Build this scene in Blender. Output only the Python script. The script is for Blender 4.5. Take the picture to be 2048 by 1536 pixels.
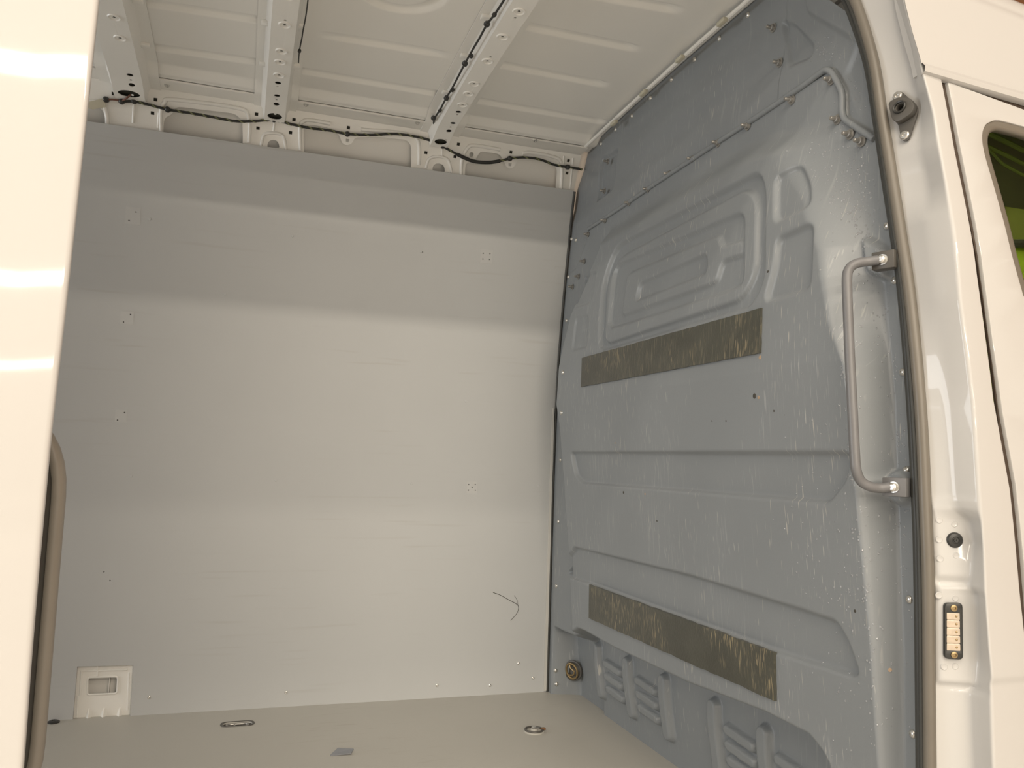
import bpy, bmesh, math, random
import numpy as np
from mathutils import Vector, Matrix
random.seed(7); rng = np.random.default_rng(7)
for o in list(bpy.data.objects): bpy.data.objects.remove(o)
SC = bpy.context.scene; COL = SC.collection

# ------------------------------------------------------------------ camera
# world: X along the van (front of van = +X, bulkhead at X=0), Y into the van, Z up (load floor = 0); metres
FPX = 1650.0
def _n(v): return v/np.linalg.norm(v)
VY = _n(np.array([480-1024., 907-768., FPX]))
VX = np.array([6100-1024., 1090-768., FPX]); VX = _n(VX-VY*(VX@VY))
VZ = np.cross(VX, VY)
RM = np.stack([VX, VY, VZ], 1)
CAM = np.array([-1.0278, -0.9113, 0.76])
cd = bpy.data.cameras.new('camera'); cam = bpy.data.objects.new('camera', cd); COL.objects.link(cam)
cd.sensor_width = 36; cd.lens = FPX/2048*36; cd.clip_start = .02
m = Matrix.Identity(4)
for i in range(3):
    m[i][0] = RM[0, i]; m[i][1] = -RM[1, i]; m[i][2] = -RM[2, i]; m[i][3] = CAM[i]
cam.matrix_world = m; SC.camera = cam

# ------------------------------------------------------------------ world, lamps, exposure
W = bpy.data.worlds.new('hall'); SC.world = W; W.use_nodes = True
W.node_tree.nodes['Background'].inputs[0].default_value = (1.0, .89, .76, 1)
W.node_tree.nodes['Background'].inputs[1].default_value = .52
def strip(name, x, y, z, lx, ly, power, col=(1, .88, .72)):
    l = bpy.data.lights.new(name, 'AREA'); l.shape = 'RECTANGLE'; l.size = lx; l.size_y = ly; l.energy = power; l.color = col
    o = bpy.data.objects.new(name, l); o.location = (x, y, z); COL.objects.link(o); return o
for x, y, lx, ly, pw, tilt in [(-1.6, -1.62, 5., .14, 55, 5), (-1.6, -2.50, 5., .14, 60, 10), (-1.6, -5.70, 7., .2, 220, 35), (-2.8, -14.2, 11., .25, 700, 40), (-5.0, -30., 16., .3, 720, 45)]:
    strip('hall_strip_lamp', x, y, 3.6, lx, ly, pw).rotation_euler = (math.radians(tilt), 0, 0)
# daylight from the hall gate, entering through the open rear doors
dl = strip('gate_daylight', -6.0, 1.02, 1.0, 1.7, 1.9, 68, (.94, .97, 1.0)); dl.rotation_euler = (math.radians(90), 0, math.radians(-90))
VS = SC.view_settings
VS.view_transform = 'Standard'; VS.look = 'None'; VS.gamma = 1; VS.use_curve_mapping = False; VS.exposure = 0.10

# ------------------------------------------------------------------ photo pixel -> point on a surface of the van
def ray(p): return RM.T @ np.array([p[0]-1024., p[1]-768., FPX])
def onX(p, X=0.): d = ray(p); return CAM+d*((X-CAM[0])/d[0])
def onY(p, Y): d = ray(p); return CAM+d*((Y-CAM[1])/d[1])
def onZ(p, Z): d = ray(p); return CAM+d*((Z-CAM[2])/d[2])
def onP(p, P0, n): d = ray(p); return CAM+d*(((P0-CAM)@n)/(d@n))
_zw = [-.1, 0, .3, .69, .9, 1.12, 1.39, 1.69, 1.82]; _yw = [1.75, 1.75, 1.749, 1.748, 1.742, 1.728, 1.684, 1.622, 1.545]
_zz = np.linspace(-.1, 1.82, 97); _yy = np.interp(_zz, _zw, _yw)
for _ in range(6): _yy[1:-1] = (_yy[:-2]+2*_yy[1:-1]+_yy[2:])/4
def YW(z): return np.interp(z, _zz, _yy)               # inner face of the far lining
def TUM(z): return 1.75-YW(z)                          # tumblehome of the body side
def YU(z): return YW(z)+.014                           # pressed inner panel behind the lining
def YS(z):                                             # outer skin of the near side
    return .03+TUM(z)+.006*SSf(.50, .475, z)*0
def SSf(a, b, x):
    t = np.clip((np.asarray(x, float)-a)/(b-a), 0, 1); return t*t*(3-2*t)
def at(p, prof):
    P = onY(p, prof(1.))
    for _ in range(12): P = onY(p, float(prof(P[2])))
    return P

# ------------------------------------------------------------------ mesh helpers
def link(name, me, mat=None, parent=None, smooth=35):
    o = bpy.data.objects.new(name, me); COL.objects.link(o)
    if mat and not me.materials: me.materials.append(mat)
    if smooth:
        me.polygons.foreach_set('use_smooth', [True]*len(me.polygons)); me.set_sharp_from_angle(angle=math.radians(smooth))
    if parent: o.parent = parent
    return o
def tag(o, label, cat, group=None, kind=None):
    if label: o['label'] = label
    if cat: o['category'] = cat
    if group: o['group'] = group
    if kind: o['kind'] = kind
    return o
def struct(o, label=None):
    o['kind'] = 'structure'
    if label: o['label'] = label
    return o
def empty(name, loc=(0, 0, 0)):
    o = bpy.data.objects.new(name, None); o.location = loc; o.empty_display_size = .05; COL.objects.link(o)
    return o
def under(parent, o):                                  # parent a world-space mesh without moving it
    o.parent = parent; o.matrix_parent_inverse = Matrix.Translation(parent.location).inverted() @ Matrix.Identity(4)
    return o
def pyd(v, f):
    me = bpy.data.meshes.new('m'); me.from_pydata([tuple(map(float, a)) for a in v], [], f); me.update(); return me
def gridmesh(P):
    nr, nc = P.shape[:2]
    me = bpy.data.meshes.new('grid'); n = nr*nc
    me.vertices.add(n); me.vertices.foreach_set('co', P.reshape(-1).astype(np.float32))
    a = (np.arange(nr-1)[:, None]*nc+np.arange(nc-1)[None, :]).reshape(-1)
    q = np.stack([a, a+1, a+nc+1, a+nc], 1); k = len(q)
    me.loops.add(4*k); me.loops.foreach_set('vertex_index', q.reshape(-1).astype(np.int32))
    me.polygons.add(k); me.polygons.foreach_set('loop_start', (np.arange(k)*4).astype(np.int32))
    try: me.polygons.foreach_set('loop_total', np.full(k, 4, np.int32))
    except Exception: pass
    me.update(calc_edges=True); me.validate(); return me
def bm_mesh(bm, recalc=True):
    if recalc: bmesh.ops.recalc_face_normals(bm, faces=bm.faces)
    me = bpy.data.meshes.new('m'); bm.to_mesh(me); bm.free(); return me
def smoothpath(pts, n=8, closed=False):
    P = [np.array(p, float) for p in pts]; out = []
    L = len(P); rg = range(L if closed else L-1)
    for i in rg:
        p0 = P[(i-1) % L] if closed or i > 0 else P[i]; p1 = P[i]; p2 = P[(i+1) % L]
        p3 = P[(i+2) % L] if closed or i+2 < L else p2
        for k in range(n):
            t = k/n
            out.append(.5*((2*p1)+(p2-p0)*t+(2*p0-5*p1+4*p2-p3)*t*t+(3*p1-p0-3*p2+p3)*t**3))
    if not closed: out.append(P[-1])
    return out
def tube(pts, r, sides=10, closed=False, bm=None, flat=1.0, up=None):
    own = bm is None
    if own: bm = bmesh.new()
    P = [Vector(p) for p in pts]; n = len(P); rings = []
    nrm = None
    for i in range(n):
        a = P[(i-1) % n] if closed or i > 0 else P[i]; b = P[(i+1) % n] if closed or i < n-1 else P[i]
        t = (b-a).normalized()
        if nrm is None:
            ref = Vector(up) if up is not None else (Vector((0, 0, 1)) if abs(t.z) < .9 else Vector((1, 0, 0)))
            nrm = (ref-t*ref.dot(t)).normalized()
        else:
            if up is not None: nrm = Vector(up)
            nrm = (nrm-t*nrm.dot(t)).normalized()
        bn = t.cross(nrm)
        rr = r[i] if hasattr(r, '__len__') else r
        rings.append([bm.verts.new(P[i]+(nrm*math.cos(2*math.pi*k/sides)*flat+bn*math.sin(2*math.pi*k/sides))*rr) for k in range(sides)])
    for i in range(n if closed else n-1):
        A = rings[i]; B = rings[(i+1) % n]
        for k in range(sides): bm.faces.new((A[k], A[(k+1) % sides], B[(k+1) % sides], B[k]))
    if not closed:
        bm.faces.new(rings[0][::-1]); bm.faces.new(rings[-1])
    return bm_mesh(bm) if own else bm
def frame(o, n, upv=(0, 0, 1)):
    n = Vector(n).normalized(); u = Vector(upv); y = (u-n*u.dot(n)).normalized(); x = y.cross(n)
    M = Matrix.Identity(4)
    for i in range(3): M[i][0] = x[i]; M[i][1] = y[i]; M[i][2] = n[i]; M[i][3] = o[i]
    return M
def lathe(prof, seg=16, M=None, bm=None, sx=1.):       # profile of (r, h), h along local +Z
    own = bm is None
    if own: bm = bmesh.new()
    M = M or Matrix.Identity(4); rings = []
    for r, h in prof:
        if r < 1e-6: rings.append([bm.verts.new(M @ Vector((0, 0, h)))])
        else: rings.append([bm.verts.new(M @ Vector((sx*r*math.cos(2*math.pi*k/seg), r*math.sin(2*math.pi*k/seg), h))) for k in range(seg)])
    for A, B in zip(rings[:-1], rings[1:]):
        for k in range(seg):
            k2 = (k+1) % seg
            if len(A) == 1 and len(B) == 1: continue
            if len(A) == 1: bm.faces.new((A[0], B[k], B[k2]))
            elif len(B) == 1: bm.faces.new((A[k], A[k2], B[0]))
            else: bm.faces.new((A[k], A[k2], B[k2], B[k]))
    return bm_mesh(bm) if own else bm
def box(lo, hi, bev=.0, seg=2, M=None, bm=None):
    own = bm is None
    if own: bm = bmesh.new()
    b2 = bmesh.new(); bmesh.ops.create_cube(b2, size=1)
    for v in b2.verts: v.co = Vector([lo[i]+(v.co[i]+.5)*(hi[i]-lo[i]) for i in range(3)])
    if bev: bmesh.ops.bevel(b2, geom=list(b2.edges), offset=bev, segments=seg, affect='EDGES', profile=.5)
    if M is not None: b2.transform(M)
    t = bpy.data.meshes.new('t'); b2.to_mesh(t); b2.free(); bm.from_mesh(t); bpy.data.meshes.remove(t)
    return bm_mesh(bm) if own else bm
def roundpoly(pts, r, n=5):
    P = [np.array(p, float) for p in pts]; out = []; L = len(P)
    for i in range(L):
        a, b, c = P[i-1], P[i], P[(i+1) % L]
        u = a-b; v = c-b; lu = np.linalg.norm(u); lv = np.linalg.norm(v); u /= lu; v /= lv
        rr = r[i] if hasattr(r, '__len__') else r
        d = min(rr, lu*.49, lv*.49)
        p0 = b+u*d; p1 = b+v*d
        for k in range(n+1):
            t = k/n; out.append((1-t)**2*p0+2*t*(1-t)*b+t*t*p1)
    return out
def circ(c, r, n=14, ry=None):
    return [(c[0]+r*math.cos(2*math.pi*k/n), c[1]+(ry or r)*math.sin(2*math.pi*k/n)) for k in range(n)]
def sheet(outline, holes, th, mapfn, cu=(), cv=(), bevel=0.):
    """flat sheet with real cut-outs, bent onto a surface; mapfn takes arrays u, v, w (w from -th/2 to th/2)"""
    c = bpy.data.curves.new('c', 'CURVE'); c.dimensions = '2D'; c.fill_mode = 'BOTH'
    c.extrude = th/2-bevel; c.bevel_depth = bevel; c.bevel_resolution = 1
    for pl in [outline]+list(holes):
        s = c.splines.new('POLY'); s.points.add(len(pl)-1)
        for q, p in zip(s.points, pl): q.co = (p[0], p[1], 0, 1)
        s.use_cyclic_u = True
    o = bpy.data.objects.new('c', c); COL.objects.link(o)
    me = bpy.data.meshes.new_from_object(o.evaluated_get(bpy.context.evaluated_depsgraph_get()))
    bpy.data.objects.remove(o); bpy.data.curves.remove(c)
    bm = bmesh.new(); bm.from_mesh(me); bpy.data.meshes.remove(me)
    bmesh.ops.remove_doubles(bm, verts=bm.verts, dist=1e-5)
    for ax, cuts in ((0, cu), (1, cv)):
        no = [0, 0, 0]; no[ax] = 1
        for t in cuts:
            co = [0, 0, 0]; co[ax] = t
            bmesh.ops.bisect_plane(bm, geom=bm.verts[:]+bm.edges[:]+bm.faces[:], dist=1e-6, plane_co=co, plane_no=no)
    A = np.array([v.co for v in bm.verts]); B = mapfn(A[:, 0], A[:, 1], A[:, 2])
    for v, p in zip(bm.verts, B): v.co = p
    return bm_mesh(bm)
def sdpoly(X, Y, poly):
    P = np.array(poly); d = np.full(X.shape, 1e9); s = np.ones(X.shape)
    for i in range(len(P)):
        a = P[i]; b = P[i-1]; ex, ey = b-a; wx = X-a[0]; wy = Y-a[1]
        t = np.clip((wx*ex+wy*ey)/(ex*ex+ey*ey+1e-12), 0, 1)
        d = np.minimum(d, (wx-ex*t)**2+(wy-ey*t)**2)
        c1 = Y >= a[1]; c2 = Y < b[1]; c3 = ex*wy > ey*wx
        s = np.where((c1 & c2 & c3) | (~c1 & ~c2 & ~c3), -s, s)
    return s*np.sqrt(d)

# ------------------------------------------------------------------ materials
def mat(name, col, rough=.5, metal=0., coat=0., var=.0, vscale=6., bump=0., bscale=40., spec=.5):
    M = bpy.data.materials.new(name); M.use_nodes = True; nt = M.node_tree; b = nt.nodes['Principled BSDF']
    b.inputs['Base Color'].default_value = (*col, 1); b.inputs['Roughness'].default_value = rough
    b.inputs['Metallic'].default_value = metal; b.inputs['Specular IOR Level'].default_value = spec
    if coat: b.inputs['Coat Weight'].default_value = coat; b.inputs['Coat Roughness'].default_value = .04
    tc = nt.nodes.new('ShaderNodeTexCoord')
    if var:
        n = nt.nodes.new('ShaderNodeTexNoise'); n.inputs['Scale'].default_value = vscale; n.inputs['Detail'].default_value = 5
        nt.links.new(tc.outputs['Object'], n.inputs['Vector'])
        mx = nt.nodes.new('ShaderNodeMixRGB'); mx.inputs[1].default_value = (*[c*(1-var) for c in col], 1); mx.inputs[2].default_value = (*[min(1, c*(1+var)) for c in col], 1)
        nt.links.new(n.outputs['Fac'], mx.inputs[0]); nt.links.new(mx.outputs[0], b.inputs['Base Color'])
    if bump:
        n2 = nt.nodes.new('ShaderNodeTexNoise'); n2.inputs['Scale'].default_value = bscale; n2.inputs['Detail'].default_value = 2
        nt.links.new(tc.outputs['Object'], n2.inputs['Vector'])
        bp = nt.nodes.new('ShaderNodeBump'); bp.inputs['Strength'].default_value = bump; bp.inputs['Distance'].default_value = .002
        nt.links.new(n2.outputs['Fac'], bp.inputs['Height']); nt.links.new(bp.outputs[0], b.inputs['Normal'])
    return M
def scratch(M, base_in, light, sets, seed=0.):
    """mix light, thin, stretched noise streaks over a material's colour"""
    nt = M.node_tree; b = nt.nodes['Principled BSDF']; tc = next(n for n in nt.nodes if n.type == 'TEX_COORD')
    src = b.inputs['Base Color'].links[0].from_socket if b.inputs['Base Color'].links else None
    for i, (rot, sc, lo, hi, amt, msc) in enumerate(sets):
        mp = nt.nodes.new('ShaderNodeMapping'); mp.inputs['Rotation'].default_value = rot; mp.inputs['Scale'].default_value = sc; mp.inputs['Location'].default_value = (seed+i*3.1, i*1.7, seed*.3)
        nt.links.new(tc.outputs['Object'], mp.inputs['Vector'])
        n = nt.nodes.new('ShaderNodeTexNoise'); n.inputs['Scale'].default_value = 1; n.inputs['Detail'].default_value = 1
        nt.links.new(mp.outputs[0], n.inputs['Vector'])
        r = nt.nodes.new('ShaderNodeMapRange'); r.inputs[1].default_value = lo; r.inputs[2].default_value = hi; r.inputs[3].default_value = 0; r.inputs[4].default_value = amt
        nt.links.new(n.outputs['Fac'], r.inputs[0])
        k = nt.nodes.new('ShaderNodeTexNoise'); k.inputs['Scale'].default_value = msc; k.inputs['Detail'].default_value = 3
        nt.links.new(tc.outputs['Object'], k.inputs['Vector'])
        r2 = nt.nodes.new('ShaderNodeMapRange'); r2.inputs[1].default_value = .5; r2.inputs[2].default_value = .62
        nt.links.new(k.outputs['Fac'], r2.inputs[0])
        mu = nt.nodes.new('ShaderNodeMath'); mu.operation = 'MULTIPLY'; nt.links.new(r.outputs[0], mu.inputs[0]); nt.links.new(r2.outputs[0], mu.inputs[1])
        mx = nt.nodes.new('ShaderNodeMixRGB'); mx.inputs[2].default_value = (*light[i % len(light)], 1)
        nt.links.new(mu.outputs[0], mx.inputs[0])
        if src: nt.links.new(src, mx.inputs[1])
        else: mx.inputs[1].default_value = b.inputs['Base Color'].default_value
        src = mx.outputs[0]
    nt.links.new(src, b.inputs['Base Color'])

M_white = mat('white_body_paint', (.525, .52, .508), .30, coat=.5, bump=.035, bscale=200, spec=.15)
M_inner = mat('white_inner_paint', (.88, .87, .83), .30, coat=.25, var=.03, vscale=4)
M_grey = mat('grey_lining', (.525, .538, .542), .42, var=.035, vscale=3.2, bump=.05, bscale=300)
scratch(M_grey, None, [(.44, .435, .42), (.43, .42, .40)], [((0, .06, 0), (3.5, 1, 70), .64, .80, .5, 1.3), ((0, -.5, 0), (4, 1, 60), .70, .80, .35, 2.0)])
M_floor = mat('grey_floor_board', (.48, .465, .425), .48, var=.07, vscale=2.5, bump=.12, bscale=420)
scratch(M_floor, None, [(.42, .40, .36), (.36, .33, .28)], [((0, 0, .4), (40, 120, 1), .66, .72, .4, 3.3), ((0, 0, -.9), (10, 90, 1), .62, .70, .3, 2.3)])
M_bulk = mat('blue_grey_bulkhead_paint', (.232, .250, .264), .38, var=.09, vscale=3.5, bump=.06, bscale=330)
scratch(M_bulk, None, [(.40, .41, .41), (.48, .48, .46), (.50, .48, .44), (.38, .39, .40)],
        [((0, 0, 0), (1, 150, 6), .60, .74, .34, 2.6), ((.5, 0, 0), (1, 300, 22), .68, .73, .8, 5.), ((-.7, 0, 0), (1, 260, 18), .68, .73, .8, 4.3), ((1.3, 0, 0), (1, 320, 16), .67, .72, .6, 3.6)])
M_rubber = mat('olive_black_rubber', (.070, .070, .056), .33, var=.3, vscale=14, bump=.25, bscale=160)
scratch(M_rubber, None, [(.22, .20, .14), (.34, .28, .17), (.30, .25, .16)],
        [((0, 0, 0), (1, 210, 18), .56, .68, .5, 6.), ((.35, 0, 0), (1, 230, 26), .60, .67, .85, 7.), ((-.9, 0, 0), (1, 180, 36), .60, .67, .75, 6.5)])
M_seal = mat('grey_brown_seal_rubber', (.150, .135, .112), .38, var=.1, vscale=20)
M_seall = mat('grey_door_seal_rubber', (.24, .225, .195), .36, var=.1, vscale=20)
M_patch = mat('glue_residue', (.555, .565, .565), .42)
M_sealdk = mat('dark_seal_rubber', (.045, .046, .042), .45)
M_blackp = mat('black_plastic', (.030, .030, .028), .38)
M_dkgrey = mat('dark_grey_plastic', (.085, .08, .072), .45)
M_silver = mat('zinc_plated_steel', (.62, .61, .58), .3, metal=.85)
M_bolt = mat('dull_bolt_steel', (.34, .33, .31), .34, metal=.6)
M_handle = mat('grey_handle_paint', (.155, .155, .160), .38, var=.08, vscale=30)
M_cable = mat('black_cable_tape', (.022, .022, .02), .5)
M_olive = mat('olive_green_wire', (.20, .21, .10), .45)
M_brown = mat('brown_wire', (.17, .075, .05), .5)
M_alu = mat('raw_aluminium_edge', (.72, .71, .67), .35, metal=.3)
M_tape = mat('cream_tape', (.56, .53, .42), .5)
M_clear = mat('clear_plastic_contact', (.55, .46, .36), .18, var=.25, vscale=120)
M_brass = mat('tarnished_brass', (.34, .25, .13), .35, metal=.7)
M_lime = mat('lime_fabric', (.42, .58, .03), .6, var=.15, vscale=12)
M_lime2 = mat('dull_lime_fabric', (.26, .32, .07), .6)
M_dark = mat('dark_trim_and_hole_shade', (.05, .05, .04), .6)  # also colours the added shade pieces behind bow and panel holes
M_timber = mat('brown_timber', (.28, .10, .025), .55, var=.2, vscale=3)
M_conc = mat('grey_concrete', (.74, .72, .69), .6, var=.1, vscale=1.5)
M_rust = mat('rust_brown', (.20, .10, .04), .6)
M_rusto = mat('orange_primer_spot', (.42, .30, .20), .6)
M_scuff = mat('black_scuff', (.06, .055, .045), .6)
M_chip = mat('grey_plastic_chip', (.22, .23, .25), .4)
M_gap = mat('brown_black_gap_filler', (.05, .033, .022), .7)
M_drop = mat('water', (.8, .82, .85), .06, spec=1.)
M_drop.node_tree.nodes['Principled BSDF'].inputs['Transmission Weight'].default_value = .75
M_drop.node_tree.nodes['Principled BSDF'].inputs['IOR'].default_value = 1.33
M_glass = mat('tinted_window_glass', (.55, .60, .50), .02)
M_glass.node_tree.nodes['Principled BSDF'].inputs['Transmission Weight'].default_value = 1.
M_glass.node_tree.nodes['Principled BSDF'].inputs['IOR'].default_value = 1.05

# shared small hardware meshes (local +Z points out of the surface)
ME_RIVET = lathe([(0.0062, 0), (.0058, .0018), (.004, .0034), (.0018, .004), (.0016, .0026), (0, .0026)], 10); ME_RIVET.materials.append(M_silver)
ME_BOLT = lathe([(.0105, 0), (.0105, .002), (.0068, .0021), (.0066, .0075), (.0042, .0082), (.0040, .0165), (.0028, .0185), (0, .0185)], 10); ME_BOLT.materials.append(M_bolt)
ME_SCREW = lathe([(.0048, 0), (.0042, .0012), (.0025, .0019), (.0012, .0012), (0, .0012)], 10); ME_SCREW.materials.append(M_silver)
ME_PLUG = lathe([(.0042, 0), (.0036, .0010), (0, .0012)], 10); ME_PLUG.materials.append(M_grey)
ME_DIMPLE = lathe([(.0160, 0), (.0145, .0024), (.0125, .0024), (.0105, .0003), (.0070, .0002), (.0044, .0004), (.0042, -.001)], 18); ME_DIMPLE.materials.append(M_inner)
ME_SPOT = lathe([(.0052, 0), (.0042, .0009), (.0030, .0005), (0, .0004)], 12); ME_SPOT.materials.append(M_white)
for me_ in (ME_RIVET, ME_BOLT, ME_SCREW, ME_PLUG, ME_DIMPLE, ME_SPOT):
    me_.polygons.foreach_set('use_smooth', [True]*len(me_.polygons)); me_.set_sharp_from_angle(angle=math.radians(40))
def put(name, me, P, n, parent, scale=1.):
    o = bpy.data.objects.new(name, me); COL.objects.link(o); o.parent = parent
    M = frame(P, n, (0, 0, 1) if abs(n[2]) < .9 else (1, 0, 0))
    o.matrix_local = parent.matrix_world.inverted() @ M @ Matrix.Scale(scale, 4) if parent else M @ Matrix.Scale(scale, 4)
    return o

# ================================================================== STRUCTURE
# ------------------------------------------------------------------ hall around the van
struct(link('floor_hall', box((-18, -34, -.70), (9, 8, -.66)), M_conc), 'grey concrete hall floor below the van')
struct(link('wall_hall_front', box((6.5, -34, -.66), (6.6, 12, 11)), M_timber), 'brown timber hall wall beyond the cab')

# ------------------------------------------------------------------ load floor
def floor_pt(p): return onZ(p, 0.)
oval = floor_pt((475, 1448)); ov_l = abs(floor_pt((505, 1447))[0]-floor_pt((445, 1449))[0])/2
fo = [(-3.3, .09), (.12, .09), (.12, 1.765), (-3.3, 1.765)]
oh = roundpoly([(oval[0]-ov_l, oval[1]-.020), (oval[0]+ov_l, oval[1]-.020), (oval[0]+ov_l, oval[1]+.020), (oval[0]-ov_l, oval[1]+.020)], .02, 6)
FLOOR = struct(link('floor', sheet(fo, [oh], .014, lambda u, v, w: np.stack([u, v, w-.007], 1), bevel=.001), M_floor, None, 0), 'grey-brown plywood load floor of the van')
struct(link('floor_underbody', box((-3.3, .06, -.66), (.10, 1.86, -.05)), M_dark), 'dark underbody of the van below the load floor')

# ------------------------------------------------------------------ roof skin with pressed grooves
nx, ny = 760, 420
gx = np.linspace(-3.3, .02, nx); gy = np.linspace(.28, 1.565, ny)
GX, GY = np.meshgrid(gx, gy)
def zroof(Y): return 1.813+.012*(1-((Y-.95)/.62)**2)
ZC = zroof(GY)
ZC -= .016*SSf(1.455, 1.495, GY)
ZC += .004*SSf(1.512, 1.516, GY)
ZC -= .02*SSf(.46, .38, GY)
def groove(a, b, w=.021, d=.009, taper=.03):
    A = onZ(a, 1.82); B = onZ(b, 1.82); ex = B[0]-A[0]; ey = B[1]-A[1]; L = math.hypot(ex, ey)
    t = ((GX-A[0])*ex+(GY-A[1])*ey)/L; s = np.abs((GX-A[0])*ey-(GY-A[1])*ex)/L
    return d*SSf(w, w*.25, s)*SSf(-taper, taper*.6, t)*SSf(L+taper, L-taper*.6, t)
for a, b, tp in [((262, 4), (530, 45), .01), ((280, 90), (523, 125), .01), ((596, 140), (892, 190), .01), ((675, 77), (866, 108), .06),
                 ((1040, 54), (1262, 99), .03), ((990, 130), (1200, 170), .03), ((950, 200), (1202, 243), .03), ((1150, -14), (1345, 21), .03),
                 ((560, -60), (760, -20), .05), ((800, -75), (1000, -50), .05), ((188, 60), (215, 66), .02)]:
    ZC += groove(a, b, taper=tp)
cc = onZ((803, -22), 1.82); rad = np.hypot(GX-cc[0], GY-cc[1])
ZC += .010*SSf(.020, .006, np.abs(rad-.094))
ROOF = struct(link('ceiling', gridmesh(np.stack([GX, GY, ZC], 2)), M_inner, smooth=0), 'white painted sheet metal roof skin with long pressed grooves')
ROOF.data.polygons.foreach_set('use_smooth', [True]*len(ROOF.data.polygons))
sm = ROOF.modifiers.new('thick', 'SOLIDIFY'); sm.thickness = .0015; sm.offset = 1

# ------------------------------------------------------------------ roof bows (hat section sheet, real holes)
def zbow(Y):
    Y = np.asarray(Y, float)
    return zroof(Y)-.044-.016*SSf(1.46, 1.59, Y)
BOWS = []
def roof_bow(xc, hw, big, small, xl, dim, name, lip=.022):
    p2 = lambda p: (lambda q: (q[1], q[0]-xc))(onZ(p, 1.772))
    H = []
    for p in big: q = p2(p); H.append(circ((min(q[0], 1.53), np.clip(q[1], -hw*.5, hw*.5)), .0085))
    for p in small: q = p2(p); H.append(circ((q[0], np.clip(q[1], -hw*.6, hw*.6)), .0034, 10))
    for p in xl: q = p2(p); H.append(circ((min(q[0], 1.556), 0), .017, 18, .021*hw/.029))
    DM = []
    for p in dim:
        q = p2(p); DM.append((q[0], np.clip(q[1], -hw*.45, hw*.45))); H.append(circ(DM[-1], .0042, 10))
    fm = lambda u, v, w: np.stack([xc+v, u, zbow(u)+w], 1)
    me = sheet([(.30, -hw), (1.590, -hw), (1.590, hw), (.30, hw)], H, .002, fm, cu=list(np.arange(.4, 1.6, .1))+[1.46, 1.48, 1.52, 1.54, 1.56, 1.58])
    bm = bmesh.new(); bm.from_mesh(me)
    ys = np.concatenate([np.linspace(.30, 1.42, 18), np.linspace(1.44, 1.590, 12)])
    for s in (-1, 1):                                   # webs and flanges
        rows = []
        for y in ys:
            zb = float(zbow(y)); zt = float(zroof(y))-.0045 - (.019 if y > 1.5 else .019*float(SSf(1.45, 1.495, y)))
            zt = max(zt, zb+.004)
            a = xc+s*hw; b = xc+s*(hw+.010); c = xc+s*(hw+.010+lip)
            pr = [(a, zb+.001), (a+s*.002, zb+.004), (b-s*.002, zt-.004), (b+s*.002, zt), (c, zt), (c, zt+.003), (b, zt+.003), (a-s*.001, zb+.006)]
            rows.append([bm.verts.new((x, y, z)) for x, z in pr])
        for A, B in zip(rows[:-1], rows[1:]):
            for k in range(len(A)):
                bm.faces.new((A[k], A[(k+1) % 8], B[(k+1) % 8], B[k]))
        bm.faces.new(rows[0]); bm.faces.new(rows[-1][::-1])
    o = link(name, bm_mesh(bm), M_inner, ROOF, 40)
    link('hole_shade_strip', sheet([(.31, -hw*.97), (1.588, -hw*.97), (1.588, hw*.97), (.31, hw*.97)], [], .001, lambda u, v, w: np.stack([xc+v, u, zbow(u)+.010+w], 1), cu=list(np.arange(.4, 1.58, .1))+[1.48, 1.52, 1.55, 1.57]), M_dark, o)  # dark strip added inside the bow so its holes look shaded
    for q in DM: put('dimple', ME_DIMPLE, (xc+q[1], q[0], float(zbow(q[0]))-.001), (0, 0, -1), o)
    BOWS.append(o); return o
roof_bow(-1.385, .040, [(260, 150), (264, 165)], [(262, 158), (266, 179)], [(269, 189)], [(240, 80), (228, 40)], 'roof_bow', .03)
roof_bow(-.990, .029, [(556, 168), (554, 192), (553, 206)], [(570, 47), (555, 174), (553, 199), (551, 219)], [(550, 229)],
         [(569, 56), (563, 107), (560, 128), (558, 153), (576, 0)], 'roof_bow')
roof_bow(-.487, .027, [(917, 226), (906, 247), (898, 260)], [(1030, 42), (981, 120), (915, 231), (901, 254), (892, 272), (1056, 3)], [(889, 281)],
         [(1038, 29), (1005, 80), (975, 128), (948, 172), (937, 191), (925, 212)], 'roof_bow', .026)
for b_, p in [(2, (972, 44)), (2, (930, 120)), (2, (893, 190)), (1, (598, 60)), (1, (590, 137)), (1, (533, 54)), (1, (528, 132)), (0, (275, 10)), (0, (290, 95))]:
    P = onZ(p, 1.806); link('flange_tab', box((P[0]-.013, P[1]-.010, float(zroof(P[1]))-.0125), (P[0]+.013, P[1]+.010, float(zroof(P[1]))-.003), .003), M_inner, BOWS[b_])
cr = smoothpath([onZ(p, 1.8235) for p in [(803, 148), (818, 146), (840, 143), (868, 138)]], 4)
link('scuff_mark', tube(cr, [.0028]*3+[.0012]*(len(cr)-3), 6, flat=.6), M_scuff, ROOF)
for p, r_ in [((1259, 98), .004), ((1180, 88), .002), ((1037, 249), .004), ((899, 126), .002), ((829, 71), .002)]:
    P = onZ(p, 1.8245); link('rust_spot', lathe([(r_, -.001), (r_*.8, .0012), (0, .0015)], 8, frame(P, (0, 0, -1))), M_rust, ROOF)
BOWS[0]['label'] = 'rear roof bow beside the open door'; BOWS[1]['label'] = 'middle roof bow'; BOWS[2]['label'] = 'roof bow carrying the black cable'

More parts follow.
